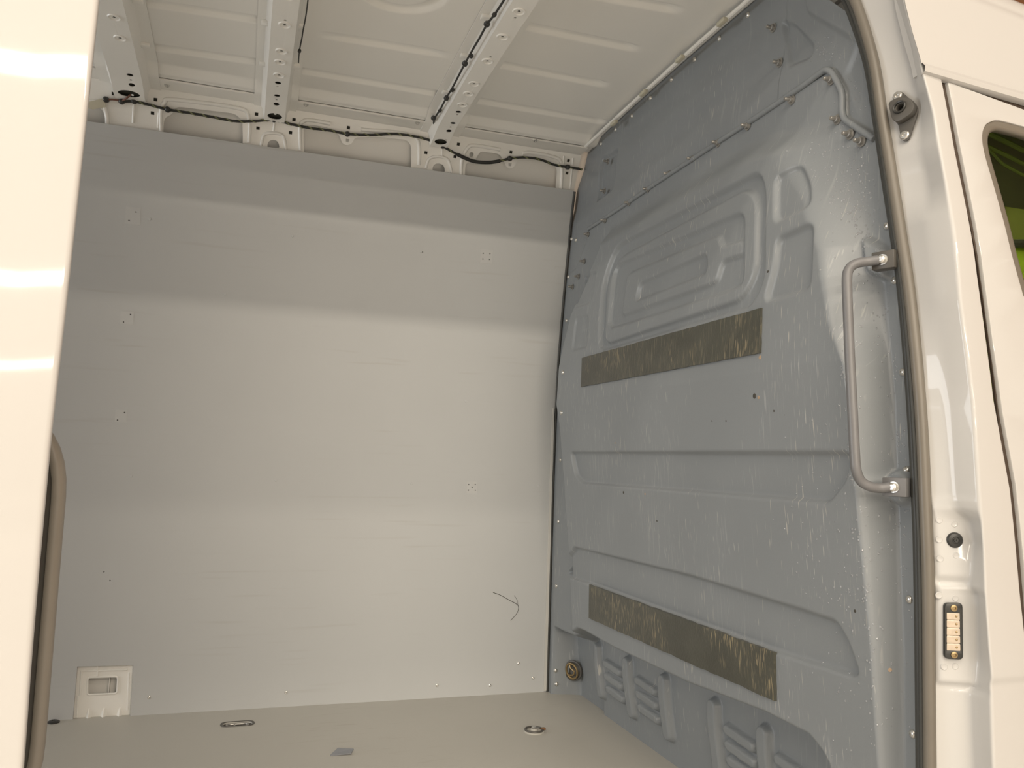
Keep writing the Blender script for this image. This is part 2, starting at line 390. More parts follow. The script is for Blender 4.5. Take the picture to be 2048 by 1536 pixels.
# ------------------------------------------------------------------ far side: outer skin, pressed inner panel
zz = np.linspace(-.05, 1.83, 60); xx = np.linspace(-3.3, .05, 30)
A, B = np.meshgrid(xx, zz)
struct(link('wall_outer', gridmesh(np.stack([A, YW(B)+.050-.01*SSf(1.7, 1.83, B), B], 2)), M_inner, smooth=60), 'white outer side skin seen through the panel openings')
def pu(p): q = at(p, YU); return (q[0], q[2])
def quad(p, w=.0052, h=.0046): return [(p[0]-w, p[1]-h), (p[0]+w, p[1]-h), (p[0]+w, p[1]+h), (p[0]-w, p[1]+h)]
ZB = 1.60
def opening(pxs, r=.012):
    P = [pu(p) for p in pxs]
    P = [(P[0][0], ZB+.012)]+P+[(P[-1][0], ZB+.012)]
    return roundpoly(P, [.003]+[r]*(len(P)-2)+[.003], 4)
oB = opening([(327, 250), (329, 236), (345, 228), (353, 213), (470, 227), (485, 241), (486, 278)])
oC = opening([(608, 296), (607, 254), (626, 250), (656, 255), (678, 268), (685, 287), (694, 291), (704, 287), (709, 276), (750, 273), (815, 280), (823, 292), (823, 326)])
oD = opening([(930, 345), (931, 325), (947, 326), (955, 312), (961, 302), (1000, 308), (1008, 322), (1013, 334), (1021, 338), (1029, 333), (1035, 319), (1068, 317), (1106, 328), (1115, 338), (1112, 373)])
oA = opening([(-60, 200), (-55, 175), (165, 205), (190, 212), (206, 219), (210, 236)])
keyB = roundpoly([pu((534, 296)), pu((536, 283)), pu((545, 279)), pu((556, 282)), pu((560, 296))], .008, 4)
keyC = roundpoly([pu((864, 342)), pu((867, 329)), pu((877, 326)), pu((888, 330)), pu((891, 344))], .008, 4)
sq = [(227, 187), (311, 199), (305, 226), (513, 228), (588, 239), (516, 256), (581, 265), (697, 255), (695, 281), (852, 305), (917, 288), (910, 313), (1022, 304), (1020, 329), (1137, 321), (1134, 346)]
hl = [oA, oB, oC, oD, keyB, keyC]+[quad(pu(p)) for p in sq]+[circ(pu((943, 309)), .0075)]
fm = lambda u, v, w: np.stack([u, YU(v)+w+.001, v], 1)
WALL = struct(link('wall_back', sheet([(-3.3, ZB), (-.001, ZB), (-.001, 1.806), (-3.3, 1.806)], hl, .002, fm, cv=list(np.arange(1.62, 1.80, .012)), bevel=.0004), M_inner, None, 25),
              'white pressed inner side panel with cut-outs above the grey lining')
for p in sq:
    if p not in [(695, 281), (1020, 329)]:
        q_ = pu(p); link('hole_shade_block', box((q_[0]-.009, float(YU(q_[1]))+.0095, q_[1]-.008), (q_[0]+.009, float(YU(q_[1]))+.015, q_[1]+.008), .001), M_dark, WALL)  # dark block added behind each square hole as painted shade
def bead(pxs, r, name='pressed_bead', closed=False, prof=YU, off=0.):
    pts = smoothpath([at(p, prof)+np.array([0, off, 0]) for p in pxs], 6, closed)
    return link(name, tube(pts, r, 8, closed), M_inner, WALL, 60)
# pressed beads framing the openings
bead([(214, 262), (214, 232), (205, 208), (190, 203), (150, 198)], .006)
bead([(322, 262), (322, 222), (330, 204), (345, 199), (470, 215), (497, 232), (498, 285)], .006)
bead([(601, 300), (600, 255), (606, 243), (620, 240), (660, 247)], .006)
bead([(722, 259), (735, 260), (810, 267), (836, 282), (838, 330)], .006)
bead([(922, 350), (924, 320), (935, 296), (950, 291), (1000, 299)], .006)
bead([(1045, 307), (1060, 305), (1100, 312), (1122, 326), (1122, 380)], .006)
bead([(522, 292), (528, 270), (547, 266), (566, 272), (572, 300)], .005)
bead([(852, 336), (858, 318), (877, 313), (896, 320), (903, 345)], .005)
for a, b in [((549, 243), (547, 262)), ((884, 290), (884, 312)), ((268, 208), (266, 246)), ((1128, 312), (1120, 378)), ((1146, 316), (1140, 378)), ((318, 225), (316, 256))]:
    bead([a, b], .0035, 'pressed_rib')
# lip where roof skin meets the side, with small bolts
lip = [(-2.6, 1.508, 1.7955), (-.003, 1.508, 1.7955)]
struct(link('trim_1', box((-3.3, 1.512, 1.7925), (-.003, 1.575, 1.7985), .001), M_inner), 'white roof rail lip along the top of the side panel')
for p in [(334, 170), (612, 209), (835, 245), (1070, 281)]:
    P = onZ(p, 1.792); put('rail_bolt', ME_SCREW, P, (0, -.5, -.85), bpy.data.objects['trim_1'], 1.6)

# ------------------------------------------------------------------ bulkhead (pressed steel relief)
def prof_from(pxs, X):
    q = np.array([onX(p, X) for p in pxs]); i = np.argsort(q[:, 2]); return q[i, 2], q[i, 1]
_ne = prof_from([(1640, 0), (1695, 40), (1730, 200), (1757, 350), (1783, 520), (1805, 745), (1822, 940), (1830, 1200), (1838, 1480)], 0)
def Yn(z): return np.interp(z, np.concatenate([[0.], _ne[0], [1.80]]), np.concatenate([[.148], _ne[1], [.47]]))-.014
_fl = prof_from([(1715, 290), (1750, 400), (1768, 500), (1790, 800), (1797, 1000), (1808, 1300)], 0)
_pl = prof_from([(1530, 330), (1590, 400), (1640, 500), (1672, 650), (1725, 780), (1757, 1000), (1768, 1300)], -.065)
_fp = prof_from([(1184, 497), (1142, 634), (1127, 737), (1124, 810), (1128, 855), (1129, 950), (1128, 1100), (1126, 1240)], -.065)
def polyYZ(pxs, X, r=.02, n=4):
    return roundpoly([(lambda q: (q[1], q[2]))(onX(p, X)) for p in pxs], r, n)
c5 = lambda x, y: (1080+x/3.4133, 400+y/3.4133)
EMB = []                                                # polygon, depth (+ = away from cargo), edge width
EMB_PX = []
def emb(pxs, d, w=.014, r=.02): EMB_PX.append((pxs, d, w, r))
emb([(1196, 703), (1205, 560), (1230, 492), (1520, 342), (1530, 400), (1526, 560), (1500, 612)], .013, .016, .05)
emb([c5(430, 985), c5(455, 560), c5(530, 390), (1492, 376), (1512, 400), (1508, 545), c5(1360, 680)], -.010, .012, .04)
emb([c5(455, 880), c5(500, 450), c5(1385, 75), c5(1375, 560), c5(1300, 610)], .010, .014, .035)
emb([c5(545, 790), c5(585, 500), c5(1210, 235), c5(1225, 320), c5(1375, 265), c5(1375, 370), c5(1225, 420), c5(1190, 560)], -.009, .013, .02)
emb([c5(640, 690), c5(665, 570), c5(1125, 365), c5(1125, 495)], .009, .013, .02)
emb([(1549, 357), (1600, 330), (1617, 370), (1619, 412), (1549, 446)], .010, .014, .02)
emb([(1552, 478), (1621, 448), (1623, 470), (1619, 575), (1529, 604), (1548, 530)], .010, .014, .02)
emb([c5(300, 525), c5(385, 490), c5(345, 700), c5(245, 735)], .006, .012, .02)
emb([c5(240, 810), c5(330, 780), c5(320, 1000), c5(215, 1030)], .006, .012, .02)
emb([(1141, 905), (1700, 906), (1690, 960), (1655, 1004), (1400, 984), (1163, 966), (1150, 950)], .012, .010, .015)
emb([(1149, 1095), (1380, 1152), (1607, 1222), (1672, 1244), (1695, 1284), (1716, 1345), (1706, 1352), (1555, 1306), (1183, 1170), (1137, 1145)], .012, .009, .012)
emb([(1736, 476), (1781, 500), (1784, 560), (1745, 548)], -.020, .014, .01)
EMB.append((circ((lambda q: (q[1], q[2]))(onX((1789, 974), -.02)), .027, 20), -.018, .012))
# upper panel pressings
emb([(1205, 318), (1236, 298), (1226, 376), (1193, 402)], .012, .014, .012)
emb([(1564, 44), (1586, 48), (1627, 93), (1620, 114), (1577, 132)], .010, .014, .012)
emb([(1617, -30), (1617, 20), (1627, 31), (1720, 84), (1800, 60), (1700, -60)], -.010, .016, .02)
emb([(1712, 95), (1716, 80), (1735, 200), (1750, 262), (1735, 250), (1690, 150)], .006, .02, .01)
# louvre pressings in the foot recess
BARS = []
def bar(a, b, hw, d=-.015, X=.055):
    A = onX(a, X); B = onX(b, X); BARS.append((A[1], A[2], B[1], B[2], hw, d))
for a, b in [((1196, 1297), (1197, 1385)), ((1257, 1326), (1258, 1424)), ((1330, 1362), (1331, 1468)), ((1430, 1413), (1432, 1545)), ((1531, 1468), (1533, 1600))]: bar(a, b, .0235, -.019)
for dy in (0, 27, 53): bar((1213, 1327+dy), (1240, 1345+dy*1.02), .0150)
for dy in (0, 28, 56): bar((1277, 1361+dy), (1309, 1383+dy*1.02), .0150)
for dy in (0, 32, 64): bar((1457, 1459+dy), (1505, 1493+dy*1.02), .0150)
for dy in (0, 36): bar((1560, 1519+dy), (1612, 1556+dy), .0150)
_lg = np.array([onX(p, .0)[1:] for p in [(1125, 1268), (1150, 1278), (1175, 1262), (1190, 1268), (1250, 1302), (1400, 1372), (1560, 1432), (1650, 1478), (1674, 1508), (1690, 1536), (1702, 1570)]])
_lg = _lg[np.argsort(_lg[:, 0])]
SEAMZ = 1.524
_seam_right = [onX(p, 0.)[1:] for p in [(1660, 140), (1686, 185), (1688, 232), (1758, 282)]]
UPPER = [(-.2, 1.25)] + [tuple(q) for q in _seam_right[::-1]] + [(1.50, SEAMZ), (1.52, 1.48), (1.60, 1.41), (1.9, 1.38), (1.9, 2.), (-.2, 2.)]
_D = ([.0, .28, .36, .55, .75, .95, 1.1, 1.25, 1.38, 1.46], [.034, .034, .040, .053, .070, .084, .080, .064, .044, .034])
def XB(Y, Z, relief=True):
    Y = np.asarray(Y, float); Z = np.asarray(Z, float)
    yf = np.interp(Z, *_fl); yb = np.maximum(np.interp(Z, *_pl), yf+.02)
    near = SSf(0, 1, (Y-yf)/(yb-yf))
    yp = np.interp(Z, *_fp); far = SSf(yp+.035, yp, Y)
    top = SSf(1.485, 1.41, Z+.05*SSf(.62, .30, Y))
    x = -np.interp(Z, *_D)*near*far*top
    # foot recess
    zl = np.interp(Y, _lg[:, 0], _lg[:, 1])
    zl = zl-.35*SSf(.315, .26, Y)
    rec = SSf(.014, -.016, Z-zl)*SSf(1.722, 1.692, Y)
    x = x*(1-rec)+rec*(.060+.02*SSf(.2, .0, Z))
    x = x+rec*.014*SSf(1.475, 1.495, Y)*SSf(1.70, 1.68, Y)
    # upper panel sits deeper
    up = SSf(.004, -.004, sdpoly(Y, Z, UPPER))
    x = x+up*(.012-.010*SSf(1.64, 1.56, Z)*SSf(.3, .5, Y)+.010*SSf(1.68, 1.76, Z)*SSf(.45, .62, Y))
    x = x-up*.003*SSf(.512, .506, Y+.08*(Z-1.52))
    if relief:
        for poly, d, w in EMB:
            P = np.array(poly); mk = (Y > P[:, 0].min()-w) & (Y < P[:, 0].max()+w) & (Z > P[:, 1].min()-w) & (Z < P[:, 1].max()+w)
            if mk.any():
                x = x.copy() if x.ndim else x
                if x.ndim: x[mk] += d*SSf(w/2, -w/2, sdpoly(Y[mk], Z[mk], poly))
                else: x = x+d*float(SSf(w/2, -w/2, sdpoly(Y[None], Z[None], poly))[0])
        for ya, za, yb_, zb_, hw, d in BARS:
            ex, ez = yb_-ya, zb_-za; t = np.clip(((Y-ya)*ex+(Z-za)*ez)/(ex*ex+ez*ez), 0, 1)
            s = np.hypot(Y-ya-ex*t, Z-za-ez*t); x = x+d*SSf(hw, hw*.62, s)
    return x
def onB(p, relief=True):
    d = ray(p); xs_ = np.linspace(-.15, .12, 541); T = (xs_-CAM[0])/d[0]
    g = xs_-XB(CAM[1]+d[1]*T, CAM[2]+d[2]*T, relief); k = int(np.argmax(g >= 0))
    if k == 0: return onX(p, 0.)
    t = T[k-1]+(T[k]-T[k-1])*(-g[k-1])/(g[k]-g[k-1]); return CAM+d*t
for pxs_, d_, w_, r_ in EMB_PX:
    EMB.append((roundpoly([tuple(onB(p, False)[1:]) for p in pxs_], r_, 4), d_, w_))
def nB(P, e=.006, relief=True):
    fx = lambda y, z: float(XB(y, z, relief))
    v = np.array([-1., (fx(P[1]+e, P[2])-fx(P[1]-e, P[2]))/(2*e), (fx(P[1], P[2]+e)-fx(P[1], P[2]-e))/(2*e)])
    return _n(v)
nz, nyb = 540, 500
bz = np.linspace(-.016, 1.838, nz); bt = np.linspace(0, 1, nyb)
BZ, BT = np.meshgrid(bz, bt, indexing='ij')
BY = Yn(BZ)*(1-BT)+(YW(BZ)+.018)*BT
BX = XB(BY, BZ)
BULK = struct(link('wall_right', gridmesh(np.stack([BX, BY, BZ], 2)), M_bulk, smooth=0), 'blue-grey painted steel bulkhead behind the cab with pressed window and louvres')
BULK.data.polygons.foreach_set('use_smooth', [True]*len(BULK.data.polygons))
# bead along the seam between upper and lower panel
sp = [onB(p, False) for p in [(1178, 458), (1240, 417), (1320, 363), (1420, 297), (1520, 232), (1600, 178), (1648, 147), (1660, 142), (1670, 148), (1684, 172), (1688, 190), (1687, 222), (1690, 237), (1700, 246), (1752, 279)]]
sp = [q*1 for q in sp]
for q in sp: q[0] = -.0015
link('seam_bead', tube(smoothpath(sp, 5), .0062, 8), M_bulk, BULK, 60)
for p in [(1664, 160), (1585, 200), (1497, 252), (1438, 286), (1386, 318), (1339, 348), (1297, 379), (1259, 406), (1211, 441), (1177, 469), (1677, 239), (1702, 269), (1725, 283),
          (1548, 56), (1561, 126), (1217, 323), (1210, 382), (1169, 523), (1158, 553), (1146, 574)]:
    P = onB(p, False); put('bolt', ME_BOLT, P-np.array([.001, 0, 0]), (-1, 0, 0), BULK, 1.0 if p[0] > 1400 else .9)
for p in [(1152, 480), (1143, 478), (1137, 554), (1133, 641), (1126, 745), (1123, 826), (1121, 920), (1117, 1043), (1113, 1172), (1111, 1341), (1113, 1368),
          (1774, 452), (1789, 561), (1806, 744), (1814, 939), (1819, 1199), (1826, 1468),
          (1496, 30), (1439, 77), (1389, 119), (1343, 159), (1301, 196), (1264, 232), (1231, 259), (1202, 288)]:
    P = onB(p); put('rivet', ME_RIVET, P, nB(P), BULK, 1.15)
for p, r_ in [((1509, 792), .006), ((1452, 842), .0022), ((1548, 822), .0022), ((1424, 842), .0018), ((1314, 1042), .0025), ((1536, 543), .003), ((1247, 985), .004), ((1710, 1222), .003)]:
    P = onB(p); link('paint_chip', lathe([(r_, -.001), (r_*.85, .0006), (r_*.5, .0008), (0, .0008)], 8, frame(P, nB(P))), M_scuff, BULK)
for p, r_ in [((1517, 795), .004), ((1230, 886), .003), ((1780, 1340), .004), ((1290, 988), .0035), ((1520, 715), .005), ((1505, 700), .004)]:
    P = onB(p); link('rust_spot', lathe([(r_, -.001), (r_*.8, .0005), (0, .0007)], 7, frame(P, nB(P))), M_rusto, BULK)
# cream edge flange between roof and bulkhead
pts = [onX(p, -.012) for p in [(1170, 294), (1230, 238), (1299, 175), (1392, 91), (1496, 0), (1560, -60)]]
struct(link('trim_2', tube(smoothpath(pts, 6), .0052, 8), M_inner), 'white folded roof flange along the top of the bulkhead')
# small tabs of sealant along that flange
for p in [(1444, 44), (1360, 118), (1287, 186), (1228, 246)]:
    P = onX(p, -.02); q = link('sealant_tab', box((-.006, -.016, -.005), (.006, .016, .005), .002), M_tape, bpy.data.objects['trim_2']); q.location = P

# ------------------------------------------------------------------ near side of the body: rear side wall, header, rear wall
xs = np.linspace(-2.6, -1.27, 12); zs = np.linspace(-.1, 1.83, 40); A, B = np.meshgrid(xs, zs)
def shell(fy, xa, xb, za, zb, th, name, mat_, label):
    zs = np.linspace(za, zb, 40); v = []; f = []
    for z in zs:
        y = float(fy(z)); v += [(xa, y, z), (xb, y, z), (xb, y+th, z), (xa, y+th, z)]
    for i in range(len(zs)-1):
        for k in range(4): f.append((i*4+k, i*4+(k+1) % 4, i*4+4+(k+1) % 4, i*4+4+k))
    f += [(3, 2, 1, 0), tuple(4*(len(zs)-1)+k for k in range(4))]
    return struct(link(name, pyd(v, f), mat_, smooth=40), label)
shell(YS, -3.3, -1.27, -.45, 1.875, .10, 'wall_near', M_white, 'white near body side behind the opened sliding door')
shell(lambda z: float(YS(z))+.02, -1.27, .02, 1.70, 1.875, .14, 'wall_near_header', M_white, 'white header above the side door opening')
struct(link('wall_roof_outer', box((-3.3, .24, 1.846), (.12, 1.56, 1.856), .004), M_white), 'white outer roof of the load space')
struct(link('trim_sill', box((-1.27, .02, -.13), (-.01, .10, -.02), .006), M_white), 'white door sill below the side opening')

# ------------------------------------------------------------------ B pillar beside the bulkhead
def zprof(pxs, fn):
    q = np.array([fn(p) for p in pxs]); q = q[np.argsort(q[:, 2])]; return q
Q0 = zprof([(1676, -160), (1720, 0), (1752, 117), (1768, 234), (1792, 352), (1812, 480), (1830, 600), (1852, 814), (1861, 1021), (1868, 1161), (1870, 1536), (1870, 1700)], lambda p: onX(p, -.018))
YJ = lambda z: float(YS(z))+.042
Q2 = zprof([(1750, -130), (1783, 0), (1816, 109), (1824, 150), (1834, 190), (1839, 240), (1838, 300), (1850, 340), (1856, 380), (1852, 440), (1858, 480), (1869, 595), (1890, 773), (1898, 876), (1906, 1000), (1914, 1018), (1938, 1040), (1946, 1085), (1940, 1122), (1936, 1170), (1949, 1185), (1952, 1320), (1947, 1372), (1938, 1385), (1940, 1450), (1946, 1560), (1948, 1700)], lambda p: at(p, YJ))
Q3 = zprof([(1770, -160), (1807, 0), (1822, 60), (1839, 117), (1843, 140), (1867, 226), (1886, 336), (1906, 449), (1921, 600), (1948, 814), (1958, 980), (1969, 1161), (1974, 1300), (1982, 1390), (1987, 1536), (1990, 1700)], lambda p: at(p, YS))
Q4 = zprof([(1870, 100), (1884, 152), (1912, 300), (1957, 550), (1990, 800), (2023, 980), (2047, 1235), (2066, 1536), (2074, 1700)], lambda p: at(p, YS))
def iz(Q, z): return np.array([np.interp(z, Q[:, 2], Q[:, 0]), np.interp(z, Q[:, 2], Q[:, 1])])
zs = np.linspace(.20, 1.70, 420); rows = []
ZP = lambda px: float(at((1905, px), YJ)[2])
zl = [ZP(1365), ZP(1180), ZP(1152), ZP(1012)]
ZG = float(at((1884, 150), YS)[2])
def swage(z): return .004*float(SSf(.485, .50, z))*0
for z in zs:
    p0, p2, p3 = iz(Q0, z), iz(Q2, z), iz(Q3, z)
    n = np.array([p2[1]-p0[1], -(p2[0]-p0[0])]); n = n/np.linalg.norm(n); n = n if n[0] < 0 else -n
    stp = .007*float(SSf(zl[0]-.010, zl[0], z)*SSf(zl[1]+.010, zl[1], z))+.006*float(SSf(zl[2]-.012, zl[2]+.002, z)*SSf(zl[3]+.02, zl[3]-.01, z))
    p0b = p0+(p2-p0)*.12; p2b = p2
    p2b = p2+n*stp; p0c = p0b+n*stp
    p4 = iz(Q4, z) if z < ZG+.004 else np.array([p3[0]+.012, float(YS(z))])
    y3 = float(YS(z))
    p3 = np.array([p3[0], y3]); p4 = np.array([max(p4[0], p3[0]+.012), y3+.0015])
    # swage line on the outer skin
    sw = .0035*float(SSf(.462, .476, z)*SSf(.60, .49, z)); p3 = p3-np.array([0, sw]); p4 = p4-np.array([0, sw])
    base = [p0+np.array([.03, .02]), p0, p0c, p2b, p3, p4, p4+np.array([.002, .03])]
    R = [.004, .004, .006, .009, .006, .003, .003]
    poly = [base[0]]
    for i in range(1, 6):
        a, b, c = base[i-1], base[i], base[i+1]; u = a-b; v = c-b; lu, lv = np.linalg.norm(u), np.linalg.norm(v)
        d = min(R[i], .45*lu, .45*lv); q0 = b+u/lu*d; q1 = b+v/lv*d
        for k in range(6):
            t = k/5; poly.append((1-t)**2*q0+2*t*(1-t)*b+t*t*q1)
    poly.append(base[6])
    rows.append([(q[0], q[1], z) for q in poly])
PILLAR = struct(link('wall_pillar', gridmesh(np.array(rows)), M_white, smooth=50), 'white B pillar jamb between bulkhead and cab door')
struct(link('wall_pillar_inner', box((.045, .24, 1.50), (.060, .60, 1.84)), M_inner), 'white pillar plate behind the bulkhead edge')
def jamb(p):                                            # point and normal on the jamb face
    P = at(p, YJ); z = P[2]
    for _ in range(6):
        a, b = iz(Q0, z), iz(Q2, z); dirv = np.array([b[0]-a[0], b[1]-a[1], 0.]); n = _n(np.cross(dirv, (0, 0, 1.))); n = n if n[0] < 0 else -n
        P = onP(p, np.array([a[0], a[1], z]), n); z = P[2]
    st = .007*float(SSf(zl[0]-.010, zl[0], z)*SSf(zl[1]+.010, zl[1], z))+.006*float(SSf(zl[2]-.012, zl[2]+.002, z)*SSf(zl[3]+.02, zl[3]-.01, z))
    return onP(p, P+n*st, n), n
for x, y in [(770, 167), (853, 188), (770, 275), (775, 381), (863, 363), (767, 583), (858, 598), (797, 978), (857, 975)]:
    P, n = jamb((1600+x/2.763, 980+y/2.763)); put('spot_weld', ME_SPOT, P-n*.0002, n, PILLAR)

# ------------------------------------------------------------------ cab door, window, roof side above it
ZT = lambda X: 1.3985-.06*(X+.043)                       # lower edge of the roof side panel
_wp = [at(p, YS) for p in [(2048, 592), (2026, 514), (2008, 441), (1987, 366), (1969, 303), (1965, 269), (1971, 249), (1982, 241), (2000, 238), (2048, 250)]]
WIN = [(q[0], q[2]) for q in smoothpath(_wp, 3)][::-1]
WIN = [(.95, 1.15), (.80, 1.26)]+[(x, z) for x, z in WIN]+[(.25, .90), (.30, .86), (.95, .86)]
gL = [(iz(Q4, z)[0]+.0140, z) for z in np.linspace(.0, ZG-.012, 14)]
DO = gL+[(gL[-1][0]+.006, ZG-.012), (.3, ZT(.3)-.017), (.7, ZT(.7)-.017), (1.1, 1.20), (1.1, .0)]
fm = lambda u, v, w: np.stack([u, YS(v)+.0015+w+.006-.0035*(SSf(.462, .476, v)*SSf(.60, .49, v)), v], 1)
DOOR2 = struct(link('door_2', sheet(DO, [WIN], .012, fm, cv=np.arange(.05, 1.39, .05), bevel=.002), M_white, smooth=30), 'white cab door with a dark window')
struct(link('trim_3', sheet([(gL[0][0]-.02, .0), (gL[0][0]+.02, .0), (gL[-1][0]+.02, ZG-.01), (1.1, 1.25), (1.1, 1.36), (.3, ZT(.3)+.02), (gL[-1][0]-.02, ZG+.02)][:3]+[(gL[-1][0]+.02, ZG+.012), (gL[-1][0]-.02, ZG+.012), (gL[7][0]-.015, gL[7][1])], [], .004,
       lambda u, v, w: np.stack([u, YS(v)+.010+w, v], 1), cv=np.arange(.05, 1.4, .05)), M_gap), 'brown-black recess behind the cab door gap')
link('gap_filler', sheet([(.035, ZT(.035)-.03), (1.1, 1.17), (1.1, 1.36), (.035, ZT(.035)+.012)], [], .004, lambda u, v, w: np.stack([u, YS(v)+.010+w, v], 1), cu=np.arange(.1, 1.1, .1)), M_gap, bpy.data.objects['trim_3'])
wl = [(u, float(YS(v))+.004, v) for u, v in WIN]
def inset(poly, d):
    P = np.array(poly); c = []
    for i in range(len(P)):
        t = P[(i+1) % len(P)]-P[i-1]; t = t/np.linalg.norm(t); nn = np.array([-t[1], t[0]])
        c.append(P[i]+nn*d)
    return [tuple(q) for q in c]
sgn = 1 if sdpoly(np.array([inset(WIN, .006)[0][0]]), np.array([inset(WIN, .006)[0][1]]), WIN)[0] < 0 else -1
W1 = inset(WIN, sgn*.013)
link('window_seal', sheet(inset(WIN, -sgn*.002), [W1], .016, lambda u, v, w: np.stack([u, YS(v)+.012+w*1.0, v], 1), cv=np.arange(.9, 1.33, .05), bevel=.005), M_seal, DOOR2, 60)
struct(link('window_1', sheet(inset(WIN, sgn*.010), [], .004, lambda u, v, w: np.stack([u, YS(v)+.018+w, v], 1), cv=np.arange(.9, 1.33, .05)), M_glass), 'tinted glass of the cab door window')
# roof side panel above the cab door
rows = []
for X in np.linspace(-.10, .9, 60):
    r = []
    zb = float(ZT(X)); xl = X
    top = 1.582-.12*(X-.136)
    r += [(X, float(YS(zb))+.035, zb+.004), (X, float(YS(zb))+.004, zb+.001), (X, float(YS(zb))-.0045, zb+.004), (X, float(YS(zb))-.006, zb+.012)]
    zc = zb+.020; r.append((X, float(YS(zc))-.004, zc))
    for t in np.linspace(.12, 1, 14):
        z = zb+(top-zb)*t; r.append((X, float(YS(min(z, 1.66)))-.002+.30*max(0, z-1.66), z))
    y1 = r[-1][1]
    r += [(X, y1+.005, top+.0005), (X, y1+.006, top+.007), (X, y1+.012, top+.022), (X, y1+.028, top+.040), (X, y1+.06, top+.055), (X, y1+.2, top+.075), (X, y1+.7, top+.08)]
    rows.append(r)
P = np.array(rows)
# cut the rear end along the pillar corner line
for j in range(P.shape[1]):
    z = P[0, j, 2]; x0 = float(np.interp(z, Q3[:, 2], Q3[:, 0])); x0 = max(x0, .035) if j > 20 else (x0+.03 if j == 0 else x0); s = np.linspace(0, 1, P.shape[0])
    P[:, j, 0] = x0+(.9-x0)*s
    zb = ZT(P[:, j, 0]); top = 1.582-.12*(P[:, j, 0]-.136)
    if 4 < j < 19:
        t = np.linspace(.12, 1, 14)[j-5]; z_ = zb+(top-zb)*t; P[:, j, 2] = z_; P[:, j, 1] = YS(np.minimum(z_, 1.66))-.002+.30*np.maximum(0, z_-1.66)
struct(link('wall_cab_side', gridmesh(P), M_white, smooth=40), 'white roof side panel above the cab door')

# ------------------------------------------------------------------ opened sliding door on the left
def YD(z): return -.100+.12*float(TUM(z))
zs = np.linspace(-.42, 1.72, 90); rows = []
_de = np.array([at(p, YD) for p in [(197, 0), (165, 300), (130, 620), (100, 880), (75, 1150), (60, 1330), (48, 1500)]]); _de = _de[np.argsort(_de[:, 2])]
xe = lambda z: float(np.interp(z, _de[:, 2], _de[:, 0]))
for z in zs:
    y = YD(z)
    rows.append([(-2.35, y, z), (-1.9, y, z), (-1.6, y, z), (-1.4, y, z), (-1.30, y, z), (-1.22, y, z), (xe(z)-.005, y, z), (xe(z)-.0022, y+.0004, z), (xe(z)-.0005, y+.0018, z), (xe(z), y+.004, z), (xe(z)-.001, y+.011, z), (xe(z)-.02, y+.013, z), (-1.30, y+.013, z), (-2.35, y+.013, z)])
DOOR1 = struct(link('door_1', gridmesh(np.array(rows)), M_white, smooth=50), 'white opened sliding door at the left')
lp = [(-2.10, .395), (-1.2085, .395), (-1.2085, .800), (-2.10, .800)]
inn = roundpoly(inset(lp, 0), .075, 8)
fm = lambda u, v, w: np.stack([u, w-.045, v], 1)
link('inner_panel', sheet(roundpoly([(-2.10, .40), (-1.240, .40), (-1.240, .785), (-2.10, .785)], .06, 6), [], .075, fm, bevel=.004), M_inner, DOOR1, 40)

# ================================================================== THINGS
# ------------------------------------------------------------------ grey lining panel
def lw(p): q = at(p, YW); return (q[0], q[2])
dots = [(272, 424), (258, 441), (261, 629), (247, 644), (249, 825), (235, 840), (208, 1144), (220, 1161), (966.6, 506.7), (980, 507.5), (966, 518), (979, 519),
        (937.5, 969), (950.7, 969), (944.3, 975), (937, 980.6), (950.7, 980.6), (845, 504)]
b0, b1, b2, b3 = lw((145, 1440)), lw((154, 1333)), lw((267, 1330)), lw((260, 1440))
LO = [(-3.3, .0), (b0[0], .0), b1, b2, (b3[0], .0), (-.006, .0), (-.006, 1.683), (-3.3, 1.683)]
hl = [circ(lw(p), .0024, 8) for p in dots]
fm = lambda u, v, w: np.stack([u, YW(v)+w+.0045, v], 1)
LIN = link('lining_panel', sheet(LO, hl, .009, fm, cv=np.arange(.05, 1.68, .04), bevel=.0006), M_grey, None, 25)
def smooth_front(o, prof):
    me = o.data; nl = np.zeros((len(me.loops), 3), np.float32)
    pn = [p.normal.copy() for p in me.polygons]
    for p in me.polygons:
        for li in p.loop_indices:
            n_ = pn[p.index]
            if abs(n_.y) > .75:
                z_ = me.vertices[me.loops[li].vertex_index].co.z; sl_ = (float(prof(z_+.03))-float(prof(z_-.03)))/.06
                v_ = Vector((0, -1, sl_)).normalized(); n_ = v_ if n_.y < 0 else -v_
            nl[li] = n_
    me.normals_split_custom_set(nl.tolist())
smooth_front(LIN, YW); smooth_front(WALL, YU)
tag(LIN, 'large grey plywood lining board covering the far side wall', 'wall panel')
for p in [(300, 438), (585, 472), (842, 503), (1109, 535), (552, 961), (823, 967), (1078, 972), (262, 952), (450, 588), (932, 803)]:
    q = lw(p); put('plug', ME_PLUG, (q[0], float(YW(q[1])), q[1]), (0, -1, .0), LIN)
for p in [(298, 1395), (572, 1385), (874, 1371), (980, 1371), (1066, 1356), (1037, 1327)]:
    q = lw(p); put('screw', ME_SCREW, (q[0], float(YW(q[1])), q[1]), (0, -1, .0), LIN)
cr = smoothpath([at(p, YW) for p in [(986, 1185), (1000, 1190), (1018, 1200), (1034, 1209), (1037, 1216), (1034, 1226), (1026, 1236), (1021, 1241)]], 4)
link('scratch', tube(cr, .0010, 5), M_scuff, LIN)
cr = smoothpath([at(p, YW) for p in [(1028, 1191), (1034, 1200), (1036, 1212)]], 4); link('scratch', tube(cr, .0007, 5), M_scuff, LIN)
